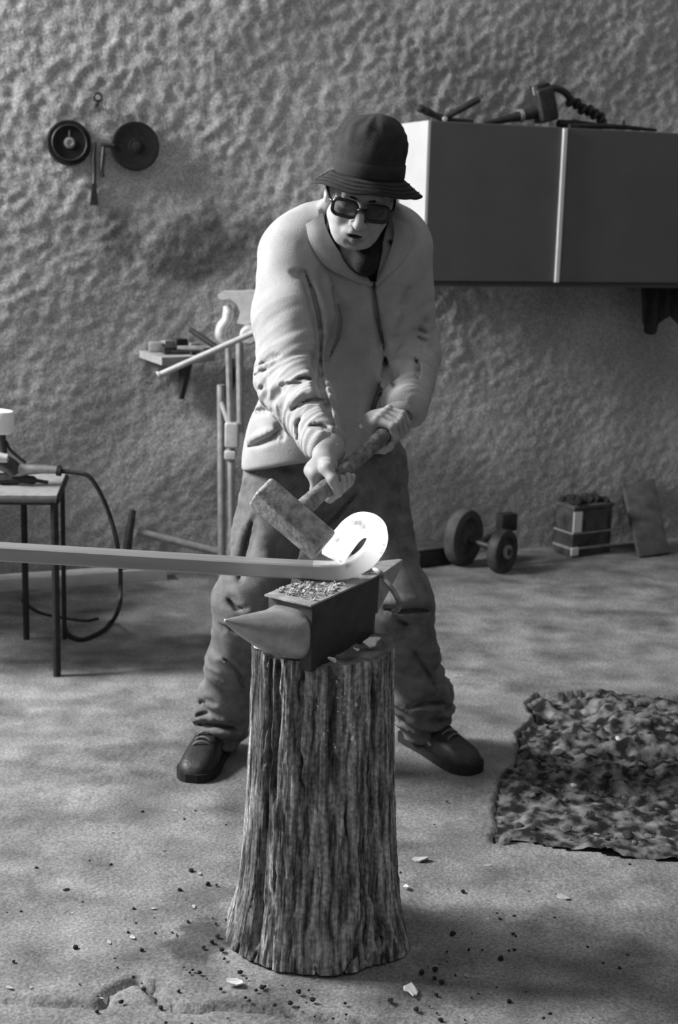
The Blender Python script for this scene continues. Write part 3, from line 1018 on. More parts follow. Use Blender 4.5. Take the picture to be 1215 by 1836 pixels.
def rrect(cx, w, h, r, n=8, f_=.106, bow=.9):
    pts = []
    for (sx, sy, a0) in ((1, 1, 0), (-1, 1, 90), (-1, -1, 180), (1, -1, 270)):
        for k in range(n):
            a = math.radians(a0 + 90 * k / (n - 1))
            xx = cx + sx * (w / 2 - r) + r * math.cos(a); yy = sy * (h / 2 - r) + r * math.sin(a)
            pts.append(hd_(xx, f_ - bow * xx * xx * 3.2, yy - .002 - (.05 * yy)))
    return pts


for s in (-1, 1):
    pr = rrect(s * .0375, .056, .042, .014)
    mesh_obj('rim', *tube(pr, .0043, 8, closed=True), M['black_plastic'], gl, smooth=True)
    inner = rrect(s * .0375, .054, .040, .013, f_=.1055)
    v, f_ = poly_prism(inner, .0018, hF)
    fix_normals(mesh_obj('lens', v, f_, M['lens'], gl))
    tp = [hd_(s * .066, .095, .008), hd_(s * .074, .080, .009), hd_(s * .080, .02, .012), hd_(s * .080, -.01, .008)]
    mesh_obj('temple', *tube(catmull(tp, 4), .0036, 8), M['black_plastic'], gl, smooth=True)

# hat
kp, kr = math.radians(9), math.radians(6.5)
tf = nrm(np.array([0, -math.cos(kp), -math.sin(kp)])); tu = nrm(np.array([0, -math.sin(kp), math.cos(kp)])); tx = EX
tX = nrm(tx * math.cos(kr) - tu * math.sin(kr)); tU = nrm(tu * math.cos(kr) + tx * math.sin(kr)); tF = tf
TC = P(661, 313, 3.405)
hat = thing_hat = None


def hat_pt(a, r, up, oval=1.17):
    r = r * .945; up = up * .96
    return TC + tX * math.cos(a) * r + tF * math.sin(a) * r * oval + tU * up


def ring_mesh(fn, prof_n, seg=72):
    V = []; Fs = []
    for i in range(prof_n):
        for k in range(seg): V.append(fn(i, 2 * math.pi * k / seg))
    for i in range(prof_n - 1):
        for k in range(seg):
            l = (k + 1) % seg; Fs.append([i * seg + k, i * seg + l, (i + 1) * seg + l, (i + 1) * seg + k])
    return np.array(V), Fs


prof = [(.0866, -.004), (.0862, .012), (.0855, .034), (.0850, .036), (.0854, .050), (.0848, .068), (.0822, .087), (.0768, .104), (.068, .119), (.056, .1305), (.042, .1380), (.026, .1425), (.011, .1445), (.0005, .145)]


def crown_fn(i, a):
    r, up = prof[i]
    p = np.array([[math.cos(a) * 3, math.sin(a) * 3, up * 24]])
    w = (fbm(p, 2, 7)[0] - .5) * .014 * min(1, max(0, (up - .04) / .04)) * min(1, r / .03)
    dent = .010 * math.exp(-((a - 1.9) / .4) ** 2 - ((up - .095) / .03) ** 2)
    return hat_pt(a, r + w - dent, up - .005 * math.exp(-((r * math.cos(a) + .03) / .02) ** 2) * (up > .12))


hat = mesh_obj('hat', *ring_mesh(crown_fn, len(prof)), M['hat'], person, smooth=True, label='dark cloth bucket hat with stitched brim')
bprof = [(.0868, .0), (.096, -.008), (.108, -.020), (.119, -.031), (.128, -.039), (.1275, -.042), (.118, -.034), (.107, -.023), (.095, -.011), (.0855, -.004)]


def brim_fn(i, a):
    r, up = bprof[i]; k = max(0, (r - .0868) / .041)
    wv_ = .007 * math.sin(3 * a + .6) + .006 * math.sin(2 * a - .7) + .004 * math.sin(5 * a + 1)
    sidee = math.cos(a)
    flare = .012 * abs(sidee) ** 3
    front = -.010 * max(0, math.sin(a)) ** 2
    return hat_pt(a, r + k * (flare + front), up + k * (wv_ + (.010 if sidee < 0 else .002) * abs(sidee) ** 2 + .012 * max(0, math.sin(a)) ** 2 * (1 if True else 0)))


bv, bf = ring_mesh(brim_fn, len(bprof))
seg = 72; n0 = (len(bprof) - 1) * seg
bf += [[n0 + k, n0 + (k + 1) % seg, (k + 1) % seg, k] for k in range(seg)]
fix_normals(mesh_obj('brim', bv, bf, M['hat'], hat, smooth=True))
bandp = [(.0873, .001), (.0890, .004), (.0886, .020), (.0878, .033), (.0858, .035)]
mesh_obj('band', *ring_mesh(lambda i, a: hat_pt(a, bandp[i][0], bandp[i][1]), len(bandp)), M['hat_band'], hat, smooth=True)
for rr_, up_ in ((.100, -.0105), (.110, -.0205), (.120, -.030)):
    pts = []
    for k in range(72):
        a = 2 * math.pi * k / 72
        kk = (rr_ - .0868) / .041
        wv_ = .007 * math.sin(3 * a + .6) + .006 * math.sin(2 * a - .7) + .004 * math.sin(5 * a + 1)
        sd = math.cos(a)
        pts.append(hat_pt(a, rr_ + kk * (.012 * abs(sd) ** 3 - .010 * max(0, math.sin(a)) ** 2), up_ + kk * (wv_ + (.010 if sd < 0 else .002) * abs(sd) ** 2 + .012 * max(0, math.sin(a)) ** 2) + .0006))
    mesh_obj('stitching', *tube(pts, .0008, 5, closed=True), M['hat'], hat, smooth=True)

# trousers
ft = Field((-.62, 3.3, .02), (.5, 4.15, .98), .0055)
ft.cone(RH + [.02, 0, .02], LH + [-.02, 0, .02], .12, .12, k=.05, flat=(EY, .85))
ft.cone(PELV, P(586, 945, 3.80), .11, .06, k=.06); ft.cone(RH, RK, .108, .080, k=.06); ft.cone(LH, LK, .104, .076, k=.06)
RHem, LHem = RA + np.array([0, 0, .0]), LA + np.array([0, 0, .0])
ft.cone(RK, RHem, .082, .070, k=.06); ft.cone(LK, LHem, .078, .078, k=.06)
ft.cone(RHem + (RK - RHem) * .22, RHem + (RK - RHem) * .12, .074, .078, k=.02)
ft.cone(LHem + (LK - LHem) * .22, LHem + (LK - LHem) * .10, .080, .086, k=.02)
for hm, kn in ((RHem, RK), (LHem, LK)):
    dv = nrm(hm - kn); c = hm + dv * .034
    f0_ = ft.F; sl, X, Y, Z = ft.box(c - .16, c + .16)
    d = (X - c[0]) * dv[0] + (Y - c[1]) * dv[1] + (Z - c[2]) * dv[2]
    ft.comb(sl, (-d).astype(np.float32), .006, 's')
ft.plane(np.array([0, 0, .93]), EZ)


def leg_wr(p):
    lowr = np.clip((.42 - p[:, 2]) / .3, 0, 1)
    n1 = fbm(np.stack([p[:, 0] * 7, p[:, 1] * 7, p[:, 2] * 24 + p[:, 0] * 8], 1), 2, 101)
    n2 = fbm(p * np.array([9, 9, 5]), 2, 102)
    return (np.abs(n1 - .5) - .12) * .075 * (.25 + lowr) + (n2 - .5) * .026


ft.disp(leg_wr, 5)
for pix, w_, d_ in (
        ([(352, 1298), (390, 1300), (425, 1306)], .012, .018), ([(345, 1286), (375, 1292), (415, 1290)], .012, -.010), ([(352, 1262), (368, 1258), (385, 1262)], .010, .012),
        ([(345, 1288), (358, 1280), (372, 1277)], .008, .012), ([(400, 1130), (430, 1150), (470, 1150)], .02, .010), ([(410, 1072), (430, 1092), (440, 1090)], .014, .012),
        ([(690, 1090), (715, 1096), (745, 1093), (772, 1095)], .010, .020), ([(690, 1078), (730, 1080), (762, 1080)], .016, -.010), ([(712, 1110), (735, 1125), (725, 1145)], .018, .012),
        ([(735, 1268), (765, 1260), (800, 1262)], .012, .016), ([(778, 1288), (798, 1292)], .010, .012), ([(718, 1290), (725, 1296)], .010, .014), ([(740, 1272), (770, 1270), (796, 1275)], .01, -.008),
        ([(440, 860), (425, 930), (415, 980)], .014, -.012), ([(455, 930), (440, 990), (430, 1040)], .018, .012), ([(470, 960), (480, 1010)], .02, -.010), ([(640, 880), (600, 930), (560, 960)], .016, .014),
        ([(700, 900), (720, 960), (735, 1010)], .02, .012), ([(712, 938), (730, 934), (745, 938)], .010, -.012), ([(745, 1170), (765, 1200), (785, 1240)], .016, .010)):
    ft.fold(pix, w_, d_)
for pix, r_, d_ in (
        ([(350, 1299), (390, 1301), (428, 1307)], .006, .016), ([(348, 1286), (360, 1280), (374, 1278)], .005, .012), ([(353, 1263), (368, 1258)], .005, .012), ([(408, 1074), (425, 1092), (438, 1090)], .006, .014),
        ([(690, 1092), (715, 1097), (745, 1094), (770, 1096)], .006, .018), ([(712, 1112), (735, 1122)], .006, .012), ([(738, 1268), (768, 1260), (800, 1262)], .006, .014), ([(778, 1288), (800, 1293)], .005, .012), ([(716, 1292), (726, 1297)], .006, .014),
        ([(452, 935), (438, 990), (428, 1040)], .006, .012), ([(640, 885), (600, 930), (565, 958)], .005, .012), ([(740, 1165), (760, 1195), (782, 1235)], .005, .010), ([(395, 1120), (430, 1135), (470, 1130)], .006, .010), ([(400, 1180), (425, 1200), (440, 1240)], .006, .010)):
    ft.slit(pix, r_, d_)
field_obj('trousers', ft, M['trousers'], person)['label'] = 'dark baggy work trousers rucked at the hems'

# jacket
fj = Field((-.40, 2.98, .72), (.36, 4.02, 1.54), .004)
TOP, BOT = P(617, 520, 3.575), P(573, 812, 3.765)
fj.cone(TOP, BOT, .155, .192, k=.05, flat=(EY, .70))
fj.cone(P(565, 430, 3.56), P(690, 428, 3.56), .095, .095, k=.06, flat=(EY, .85))
fj.cone(NB + [0, .03, -.01], NB + [0, .02, .035], .088, .078, k=.05)
fj.cone(BOT + [-.07, 0, .03], BOT + [-.075, .01, -.05], .115, .125, k=.05)
# right sleeve
fj.cone(RS, RS + (RE - RS) * .5, .086, .084, k=.05); fj.cone(RS + (RE - RS) * .5, RE, .084, .082, k=.04)
fj.cone(RE, RE + (RW - RE) * .45, .080, .064, k=.03); fj.cone(RE + (RW - RE) * .45, RW + (RE - RW) * .04, .060, .047, k=.02)
fj.cone(RE + (RW - RE) * .30, RE + (RW - RE) * .50, .070, .060, k=.02)
# left sleeve
fj.cone(LS, LE, .078, .072, k=.045); fj.cone(LE, LW + (LE - LW) * .10, .072, .055, k=.03)
# collar rolls
def on(px, py, Y, back=.006):
    h_ = fj.hit(px, py); return P(px, py, Y) if h_ is None else h_ + np.array([0, back, 0])


cl = [P(588, 372, 3.52), on(590, 412, 3.46), on(612, 452, 3.44), on(642, 484, 3.44), on(664, 506, 3.44, .010)]
cr_ = [P(706, 380, 3.52), on(716, 418, 3.46), on(708, 452, 3.44), on(690, 486, 3.44), on(674, 508, 3.44, .010)]
cb = [cl[0], P(610, 358, 3.60), P(645, 352, 3.63), P(685, 362, 3.60), cr_[0]]
COLL = []
for inn, out_ in (([(578, 382), (588, 416), (612, 456), (645, 488), (669, 508)], [(548, 402), (556, 436), (582, 476), (626, 500), (664, 514)]),
                  ([(702, 388), (706, 420), (697, 455), (684, 485), (672, 508)], [(734, 402), (738, 434), (722, 467), (697, 493), (676, 514)])):
    a_ = catmull([on(*c, 3.50, -.014 + .002 * i) for i, c in enumerate(inn)], 6); b_ = catmull([on(*c, 3.50, -.005) for c in out_], 6)
    COLL.append((a_, b_))
# open neck
vpts = [(645, 405), (655, 445), (665, 478), (670, 508)]; vh = [on(*c, 3.42, 0) for c in vpts]
fj.chain([P(588, 372, 3.50), on(596, 410, 3.46, .004), on(622, 448, 3.44, .004), on(655, 480, 3.44, .004)], [.020, .018, .016, .010], k=.004, op='s')
for bk_ in (-.012, .0, .012, .026):
    fj.chain([p + np.array([0, bk_, 0]) for p in vh], [.066, .038, .017, .005], k=.003, op='s')
fj.cone(P(643, 385, 3.50), P(648, 340, 3.47), .066, .09, k=.01, op='s')
fj.chain(cb, [.021] * 5, k=.012)
# cuffs open where the wrists come out
fj.plane(P(430, 846, 3.80) + [0, 0, 0], nrm(np.array([.16, -.18, -1])), .012)


def jac_wr(p):
    out = (fbm(p * 9, 2, 111) - .5) * .016
    for A0, B0, C0, wgt in ((RS, RE, RW, 1.0), (LS, LE, LW, 1.0)):
        # distance to the lower sleeve
        for a0, b0, s_ in ((A0 + (B0 - A0) * .45, B0, .8), (B0, C0, 1.1)):
            v = b0 - a0; h_ = np.clip(((p - a0) @ v) / (v @ v), 0, 1); dd = np.linalg.norm(p - a0 - h_[:, None] * v, axis=1)
            al = ((p - a0) @ nrm(v)); w_ = np.exp(-(dd / .095) ** 6)
            n_1 = fbm(np.stack([al * 30 + p[:, 0] * 14, p[:, 0] * 5, p[:, 1] * 5], 1), 2, 112)
            out += wgt * s_ * w_ * (np.abs(n_1 - .5) - .1) * .045 * h_ ** .5
    return out


fj.disp(jac_wr, 5)
for pix, w_, d_ in (
        # front closing and panels
        ([(668, 500), (672, 540), (678, 580), (688, 625), (690, 650), (680, 690), (668, 730), (660, 766)], .007, .030),
        ([(655, 505), (662, 560), (672, 620), (664, 690), (648, 750)], .014, -.006),
        ([(690, 640), (700, 670), (704, 690)], .012, .026), ([(700, 650), (712, 672)], .012, -.01),
        # sleeve / torso valley
        ([(545, 490), (562, 530), (574, 570), (578, 620), (572, 650), (575, 700), (590, 740)], .015, .030),
        ([(598, 520), (608, 560), (608, 600), (590, 640)], .016, .010), ([(585, 500), (593, 550), (592, 600)], .018, -.010),
        # wrinkles at the elbow
        ([(462, 655), (485, 640), (500, 638)], .008, .010), ([(452, 675), (470, 658), (490, 650)], .009, -.008),
        ([(505, 690), (530, 686), (555, 678)], .008, .014), ([(480, 698), (510, 688), (540, 688)], .010, -.008), ([(530, 680), (545, 676), (560, 680)], .007, .012),
        ([(520, 735), (545, 718), (580, 717)], .008, .015), ([(520, 722), (545, 706), (575, 704)], .010, -.009), ([(555, 763), (575, 762), (595, 775)], .007, .013),
        ([(485, 720), (505, 700), (500, 760)], .014, .008), ([(535, 790), (530, 760), (540, 745)], .007, .010),
        # left part of the body, pocket, hem
        ([(455, 738), (470, 734), (485, 738)], .010, .018), ([(445, 800), (460, 796), (490, 784), (500, 770)], .009, .018), ([(445, 790), (470, 780), (490, 770)], .010, -.008),
        ([(460, 705), (470, 690), (476, 720)], .012, .012), ([(450, 690), (458, 660)], .01, .01),
        ([(505, 785), (500, 760), (497, 735)], .012, .02),
        # right arm of the picture
        ([(762, 575), (768, 580)], .007, .012), ([(752, 590), (764, 598)], .007, .013), ([(750, 605), (762, 612)], .006, .010), ([(757, 625), (762, 640)], .006, .010), ([(742, 640), (750, 655), (748, 678)], .006, .018),
        ([(735, 520), (725, 570), (712, 610), (700, 640)], .016, .010), ([(716, 560), (706, 600)], .014, -.006),
        # collar seams
        ([(562, 402), (575, 440), (592, 470), (620, 490)], .010, .010), ([(610, 470), (605, 478)], .008, .012), ([(696, 432), (706, 436), (712, 442)], .006, .018), ([(540, 440), (560, 500), (552, 520)], .012, .006), ([(525, 488), (548, 500), (560, 540)], .012, .010)):
    fj.fold(pix, w_, d_)
for pix, r_, d_ in (
        ([(669, 508), (672, 540), (678, 580), (688, 622), (690, 645)], .0055, .022), ([(690, 642), (682, 690), (669, 730), (660, 768)], .007, .026), ([(690, 642), (699, 668), (705, 692)], .008, .026), ([(692, 650), (690, 680), (682, 706)], .012, .02),
        ([(546, 486), (560, 522), (570, 560), (576, 605), (574, 645)], .006, .018), ([(574, 640), (576, 690), (588, 735), (600, 770)], .008, .02),
        ([(606, 545), (610, 575), (606, 605), (592, 638)], .004, .009),
        ([(530, 680), (548, 677), (560, 681)], .004, .012), ([(508, 690), (525, 686), (540, 687)], .0035, .010), ([(540, 722), (560, 716), (584, 719)], .004, .012), ([(556, 763), (575, 762), (598, 777)], .0035, .010), ([(520, 738), (535, 726)], .003, .008),
        ([(455, 738), (470, 735), (486, 740)], .006, .014), ([(445, 801), (462, 796), (486, 786), (500, 772)], .005, .014), ([(462, 700), (472, 692)], .006, .012), ([(455, 660), (470, 652), (486, 646)], .003, .008), ([(448, 680), (462, 668), (478, 662)], .003, .008),
        ([(750, 590), (758, 594), (766, 598)], .0028, .006), ([(748, 604), (757, 609), (764, 612)], .0026, .006), ([(742, 640), (750, 655), (747, 680)], .004, .012),
        ([(697, 433), (706, 436), (712, 443)], .005, .014), ([(560, 402), (572, 436), (590, 468)], .003, .006), ([(533, 790), (531, 762), (540, 746)], .004, .012)):
    fj.slit(pix, r_, d_)
jk = field_obj('jacket', fj, M['jacket'], person); jk['label'] = 'light cotton work jacket, creased at the elbows'
for a_, b_ in COLL:
    V = []; n = len(a_); m_ = 6
    for lay in (0, 1):
        for i in range(n):
            for j in range(m_):
                t_ = j / (m_ - 1); p = a_[i] * (1 - t_) + b_[i] * t_ + np.array([0, -.006 * math.sin(math.pi * t_), 0])
                V.append(p + np.array([0, .009 * lay, 0]))
    fa = grid_faces(n, m_).tolist(); n0 = n * m_
    edge = [i * m_ for i in range(n)] + [(n - 1) * m_ + j for j in range(1, m_)] + [i * m_ + m_ - 1 for i in range(n - 2, -1, -1)] + [j for j in range(m_ - 2, 0, -1)]
    fa = fa + [[i + n0 for i in q_[::-1]] for q_ in fa] + [[edge[i], edge[(i + 1) % len(edge)], edge[(i + 1) % len(edge)] + n0, edge[i] + n0] for i in range(len(edge))]
    fix_normals(mesh_obj('collar_flap', V, fa, M['jacket'], jk, smooth='auto'))
bt = fj.hit(648, 763)
if bt is not None:
    mesh_obj('button', *lathe(bt, -EY, [(.001, -.002), (.006, -.002), (.0065, .002), (.005, .004), (.001, .0035)], 16), M['alu'], jk, smooth='auto')

# dark pullover in the open neck
fs_ = Field(NB + [-.2, -.25, -.26], NB + [.2, .15, .12], .005)
fs_.cone(TOP + [0, .01, .05], TOP + [0, .02, -.15], .132, .134, k=.05, flat=(EY, .64))
fs_.cone(P(585, 440, 3.56), P(690, 438, 3.56), .08, .08, k=.06, flat=(EY, .8))
fs_.cone(NB + [0, .02, -.05], NB + [0.005, -.005, .03], .075, .062, k=.03)
fs_.cone(NB + [0, -.01, -.02], P(655, 470, 3.43), .05, .03, k=.05)
fs_.cone(NB + [0.002, -.01, .035], HC - hU * .05, .054, .06, k=.006, op='s')
fs_.chain([P(600, 378, 3.52), P(606, 415, 3.485), P(630, 450, 3.465), P(656, 480, 3.46)], [.022, .022, .020, .015], k=.02)
fs_.plane(P(668, 512, 3.45), -EZ, .006)
field_obj('pullover', fs_, M['sweater'], person)['label'] = 'black crew neck pullover'


# shoes
def make_shoe(heel, toe):
    fw = toe - heel; fw[2] = 0; L = np.linalg.norm(fw); fw = nrm(fw); sd = np.cross(fw, EZ)
    tt = np.array([0, .02, .06, .14, .25, .38, .5, .62, .74, .85, .93, .975, 1.0])
    hw_ = np.array([.010, .026, .034, .038, .039, .040, .043, .048, .051, .049, .040, .027, .010])
    ht_ = np.array([.055, .088, .102, .108, .110, .106, .095, .082, .070, .061, .052, .041, .024])
    V = []; ns = 22
    for a, w, h_ in zip(tt, hw_, ht_):
        for k in range(ns):
            an = math.pi * k / (ns - 1)
            cx = math.cos(an); e = .62
            V.append(heel + fw * a * L + sd * w * math.copysign(abs(cx) ** e, cx) + EZ * (.018 + (h_ - .018) * math.sin(an) ** .75 if k not in (0, ns - 1) else .016))
    V = np.array(V)
    V += ((fbm(V * 34, 2, 5) - .5) * .006)[:, None] * EZ
    Fs = []
    for i in range(len(tt) - 1):
        for k in range(ns - 1): Fs.append([i * ns + k, i * ns + k + 1, (i + 1) * ns + k + 1, (i + 1) * ns + k])
        Fs.append([i * ns, (i + 1) * ns, (i + 1) * ns + ns - 1, i * ns + ns - 1])
    Fs.append(list(range(ns))); Fs.append([(len(tt) - 1) * ns + k for k in range(ns)])
    sh = fix_normals(mesh_obj('shoe', V, Fs, M['shoe'], person, smooth='auto', label='dark leather lace-up shoe'))
    ol = [heel + fw * (a * 1.02 - .012) * L + sd * (w + .006) for a, w in zip(tt, hw_)] + [heel + fw * (a * 1.02 - .012) * L - sd * (w + .006) for a, w in list(zip(tt, hw_))[::-1]]
    ol = [p + EZ * (.026 - p[2]) for p in ol]
    fix_normals(mesh_obj('sole', *poly_prism(ol, .026 - .001), M['shoe_sole'], sh))
    # laces and tongue seam
    for j, a in enumerate((.42, .49, .56, .63, .69)):
        w = .024; hh_ = np.interp(a, tt, ht_)
        pts = [heel + fw * (a + .012 * (-1) ** j * q_) * L + sd * w * q_ + EZ * (hh_ + .009 - .012 * q_ * q_) for q_ in np.linspace(-1, 1, 7)]
        mesh_obj('lace', *tube(pts, .0028, 6), M['lace'], sh, smooth=True)
    for s_ in (-1, 1):
        pts = [heel + fw * a * L + sd * s_ * .029 + EZ * (np.interp(a, tt, ht_) - .010) for a in np.linspace(.34, .66, 8)]
        mesh_obj('eyelet_seam', *tube(pts, .0022, 6), M['shoe_sole'], sh, smooth=True)
    return sh


make_shoe(G(398, 1332), G(343, 1405))
make_shoe(G(727, 1322), G(852, 1388))
# ------------------------------------------------------------------ wall cabinet and what lies on it
CD = .31
cu0, cu1, cus, cz0, cz1 = .226, 1.62, .834, 1.232, 1.868


def wbox(u0, u1, o0, o1, z0, z1, bevel=.002):
    return hexa([WP(u0, o0, z0), WP(u1, o0, z0), WP(u1, o1, z0), WP(u0, o1, z0), WP(u0, o0, z1), WP(u1, o0, z1), WP(u1, o1, z1), WP(u0, o1, z1)], bevel)


cab = thing('wall_cabinet', 'grey two-door cabinet hung on the plaster wall, pale side panel', 'cabinet', WP((cu0 + cu1) / 2, 0, cz0))
mesh_obj('body', *wbox(cu0 + .016, cu1 - .016, .02, CD - .022, cz0, cz1), M['cab_front'], cab)
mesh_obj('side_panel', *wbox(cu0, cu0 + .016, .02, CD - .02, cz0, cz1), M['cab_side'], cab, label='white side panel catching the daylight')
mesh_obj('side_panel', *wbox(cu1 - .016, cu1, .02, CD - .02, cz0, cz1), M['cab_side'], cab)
mesh_obj('door', *wbox(cu0 + .002, cus - .010, CD - .0195, CD, cz0 + .004, cz1 - .004), M['cab_front'], cab)
mesh_obj('door', *wbox(cus + .010, cu1 - .002, CD - .0195, CD, cz0 + .004, cz1 - .004), M['cab_front'], cab)
mesh_obj('grip_strip', *wbox(cus - .009, cus + .009, CD - .018, CD + .012, cz0 + .002, cz1 - .006), M['alu'], cab, label='bright metal grip strip between the doors')
mesh_obj('bottom_rail', *wbox(cu0 + .01, cu1 - .01, .03, CD - .03, cz0 - .020, cz0 - .001), M['cab_front'], cab)


def cabq(px, py, off):
    """point above the cabinet seen at a pixel, 'off' in front of the wall"""
    u_, z_ = WQ(px, py, off); return WP(u_, off, z_)


CT = cz1
# pliers
pl = thing('pliers', 'dark pliers lying open on the corner of the wall cabinet', 'pliers', WP(cu0 + .05, .2, CT))
a_ = [cabq(749, 187, .2), cabq(762, 192, .2), cabq(780, 201, .2), cabq(798, 208, .2)]
mesh_obj('jaw', *tube(catmull(a_, 5), [.013, .016, .017, .016, .015, .016, .017, .016, .014, .013, .012, .012, .013, .014, .013, .012], 10), M['dark_metal'], pl, smooth='auto')
mesh_obj('handle', *tube([cabq(797, 206, .2), cabq(826, 190, .2), cabq(846, 178, .2), cabq(858, 172, .2)], [.010, .013, .015, .014], 10), M['dark_metal'], pl, smooth='auto')
mesh_obj('handle', *tube([cabq(797, 208, .2), cabq(820, 211, .17), cabq(846, 213, .13)], [.010, .011, .010], 10), M['dark_metal'], pl, smooth='auto')
mesh_obj('pivot', *lathe(cabq(797, 207, .215), WN, [(.001, 0), (.010, 0), (.010, .006), (.001, .007)], 14), M['alu'], pl, smooth='auto')
# power tool
pt = thing('power_tool', 'dark hand-held power tool with arched handle lying on the wall cabinet', 'power tool', WP(.78, .16, CT))
nz1 = [cabq(868, 219, .18), cabq(900, 213, .17), cabq(935, 205, .16), cabq(965, 197, .15)]
mesh_obj('nose', *tube(nz1, [.006, .014, .022, .030], 14), M['dark_metal'], pt, smooth='auto')
mesh_obj('nose_ring', *tube([cabq(930, 206, .16), cabq(936, 205, .16)], .027, 14), M['grey_metal'], pt, smooth='auto')
b0, b1 = cabq(978, 212, .15), cabq(968, 160, .15)
dv = nrm(b1 - b0)
bc, bl = (b0 + b1) / 2, np.linalg.norm(b1 - b0)
mesh_obj('motor_body', *obox(bc, nrm(np.cross(dv, WN)), WN, dv, .085, .10, bl + .02, .018, 3), M['dark_metal'], pt, smooth='auto')
mesh_obj('motor_cap', *obox(bc + dv * (bl / 2 + .014), nrm(np.cross(dv, WN)), WN, dv, .062, .08, .022, .006, 2), M['dark'], pt, smooth='auto')
mesh_obj('highlight_strip', *obox(cabq(957, 161, .205), nrm(np.cross(dv, WN)), WN, dv, .010, .006, .034, .002), M['pale_metal'], pt)  # pale strip put in for the highlight on the dark motor body
hp2 = [cabq(975, 160, .15), cabq(995, 156, .15), cabq(1012, 163, .15), cabq(1026, 178, .15), cabq(1048, 192, .15), cabq(1070, 202, .15), cabq(1080, 216, .15)]
mesh_obj('arched_handle', *tube(catmull(hp2, 5), .015, 12), M['dark_metal'], pt, smooth='auto')
for k, (px, py) in enumerate(((1022, 178), (1034, 182), (1044, 192), (1056, 194), (1066, 201), (1077, 208), (1080, 218))):
    c = cabq(px, py, .155); mesh_obj('hose_rib', *lathe(c - WU * .010, WU + np.array([0, 0, -.4]), [(.001, 0), (.022, .002), (.026, .010), (.022, .018), (.001, .02)], 14), M['dark'], pt, smooth='auto')
mesh_obj('grip', *tube([cabq(1000, 220, .15), cabq(1030, 222, .15), cabq(1075, 226, .15)], [.018, .022, .016], 12), M['dark'], pt, smooth='auto')
sp = thing('flat_strip', 'dark flat strip lying beside the power tool on the wall cabinet', 'strip', WP(1.1, .22, CT))
v, f = tube([cabq(1020, 228, .22), cabq(1080, 228, .21), cabq(1120, 230, .20), cabq(1176, 235, .19)], [.010, .012, .010, .006], 8)
mesh_obj('blade', v, f, M['dark'], sp, smooth='auto')
mesh_obj('stud', *lathe(cabq(1117, 228, .2), EZ, [(.006, 0), (.006, .022), (.003, .026)], 10), M['dark'], sp, smooth='auto')
for root_, dz_ in ((pl, -.013), (pt, -.005), (sp, .004)):      # set down on the cabinet top
    root_.location.z += dz_
# dark rag under the cabinet
uu = np.linspace(0, 1, 18); vv = np.linspace(0, 1, 16)
V = []
for a in uu:
    for b in vv:
        ln = .16 + .05 * math.sin(a * 7) + .03 * a
        V.append(WP(1.36 + a * .22, .15 + .018 * math.sin(a * 22 + b) + .015 * b, cz0 - .018 - b * ln))
V = np.array(V); V2 = V - WN * .008
fa = grid_faces(18, 16).tolist(); n0 = len(V)
edge = [i * 16 for i in range(18)] + [17 * 16 + j for j in range(1, 16)] + [i * 16 + 15 for i in range(16, -1, -1)] + [j for j in range(14, 0, -1)]
fa2 = [[i + n0 for i in q_[::-1]] for q_ in fa]
fe = [[edge[i], edge[(i + 1) % len(edge)], edge[(i + 1) % len(edge)] + n0, edge[i] + n0] for i in range(len(edge))]
rag = fix_normals(mesh_obj('rag', np.vstack([V, V2]), fa + fa2 + fe, M['dark'], smooth=True, origin=WP(1.47, .15, cz0 - .018)))
tag(rag, 'dark cloth hanging below the grey wall cabinet', 'cloth')

# ------------------------------------------------------------------ discs and tools hung on the wall
def wall_disc(px, py, r, label, hub):
    u_, z_ = WQ(px, py, .03); root = thing('grinding_disc', label, 'disc', WP(u_, .012, z_))
    mesh_obj('wheel', *lathe(WP(u_, .012, z_), WN, [(.001, 0), (r * .97, 0), (r, .004), (r, .020), (r * .96, .023), (r * .80, .0225), (r * .74, .0215), (r * .3, .0215), (r * .28, .023), (.001, .023)], 48, EZ), M['disc'], root, smooth='auto')
    if hub:
        mesh_obj('hub_ring', *lathe(WP(u_, .032, z_), WN, [(.010, 0), (.021, 0), (.021, .006), (.012, .008), (.010, .004)], 24, EZ), M['grey_metal'], root, smooth='auto')
        mesh_obj('hub_hole', *lathe(WP(u_, .034, z_), WN, [(.001, 0), (.011, 0), (.011, .001), (.001, .001)], 20, EZ), M['disc'], root)
        mesh_obj('key_slot', *wbox(u_ - .003, u_ + .003, .030, .035, z_ + .024, z_ + .046, .001), M['grey_metal'], root)
        arc = [WP(u_ + math.cos(a) * r * .77, .038, z_ + math.sin(a) * r * .77) for a in np.linspace(0, 2 * math.pi, 40, endpoint=False)]
        mesh_obj('rim_ring', *tube(arc, .0035, 8, closed=True), M['dark_metal'], root, smooth='auto')
    else:
        mesh_obj('hub_ring', *lathe(WP(u_, .032, z_), WN, [(.004, 0), (.018, 0), (.018, .004), (.004, .005)], 24, EZ), M['dark_metal'], root, smooth='auto')
    return root


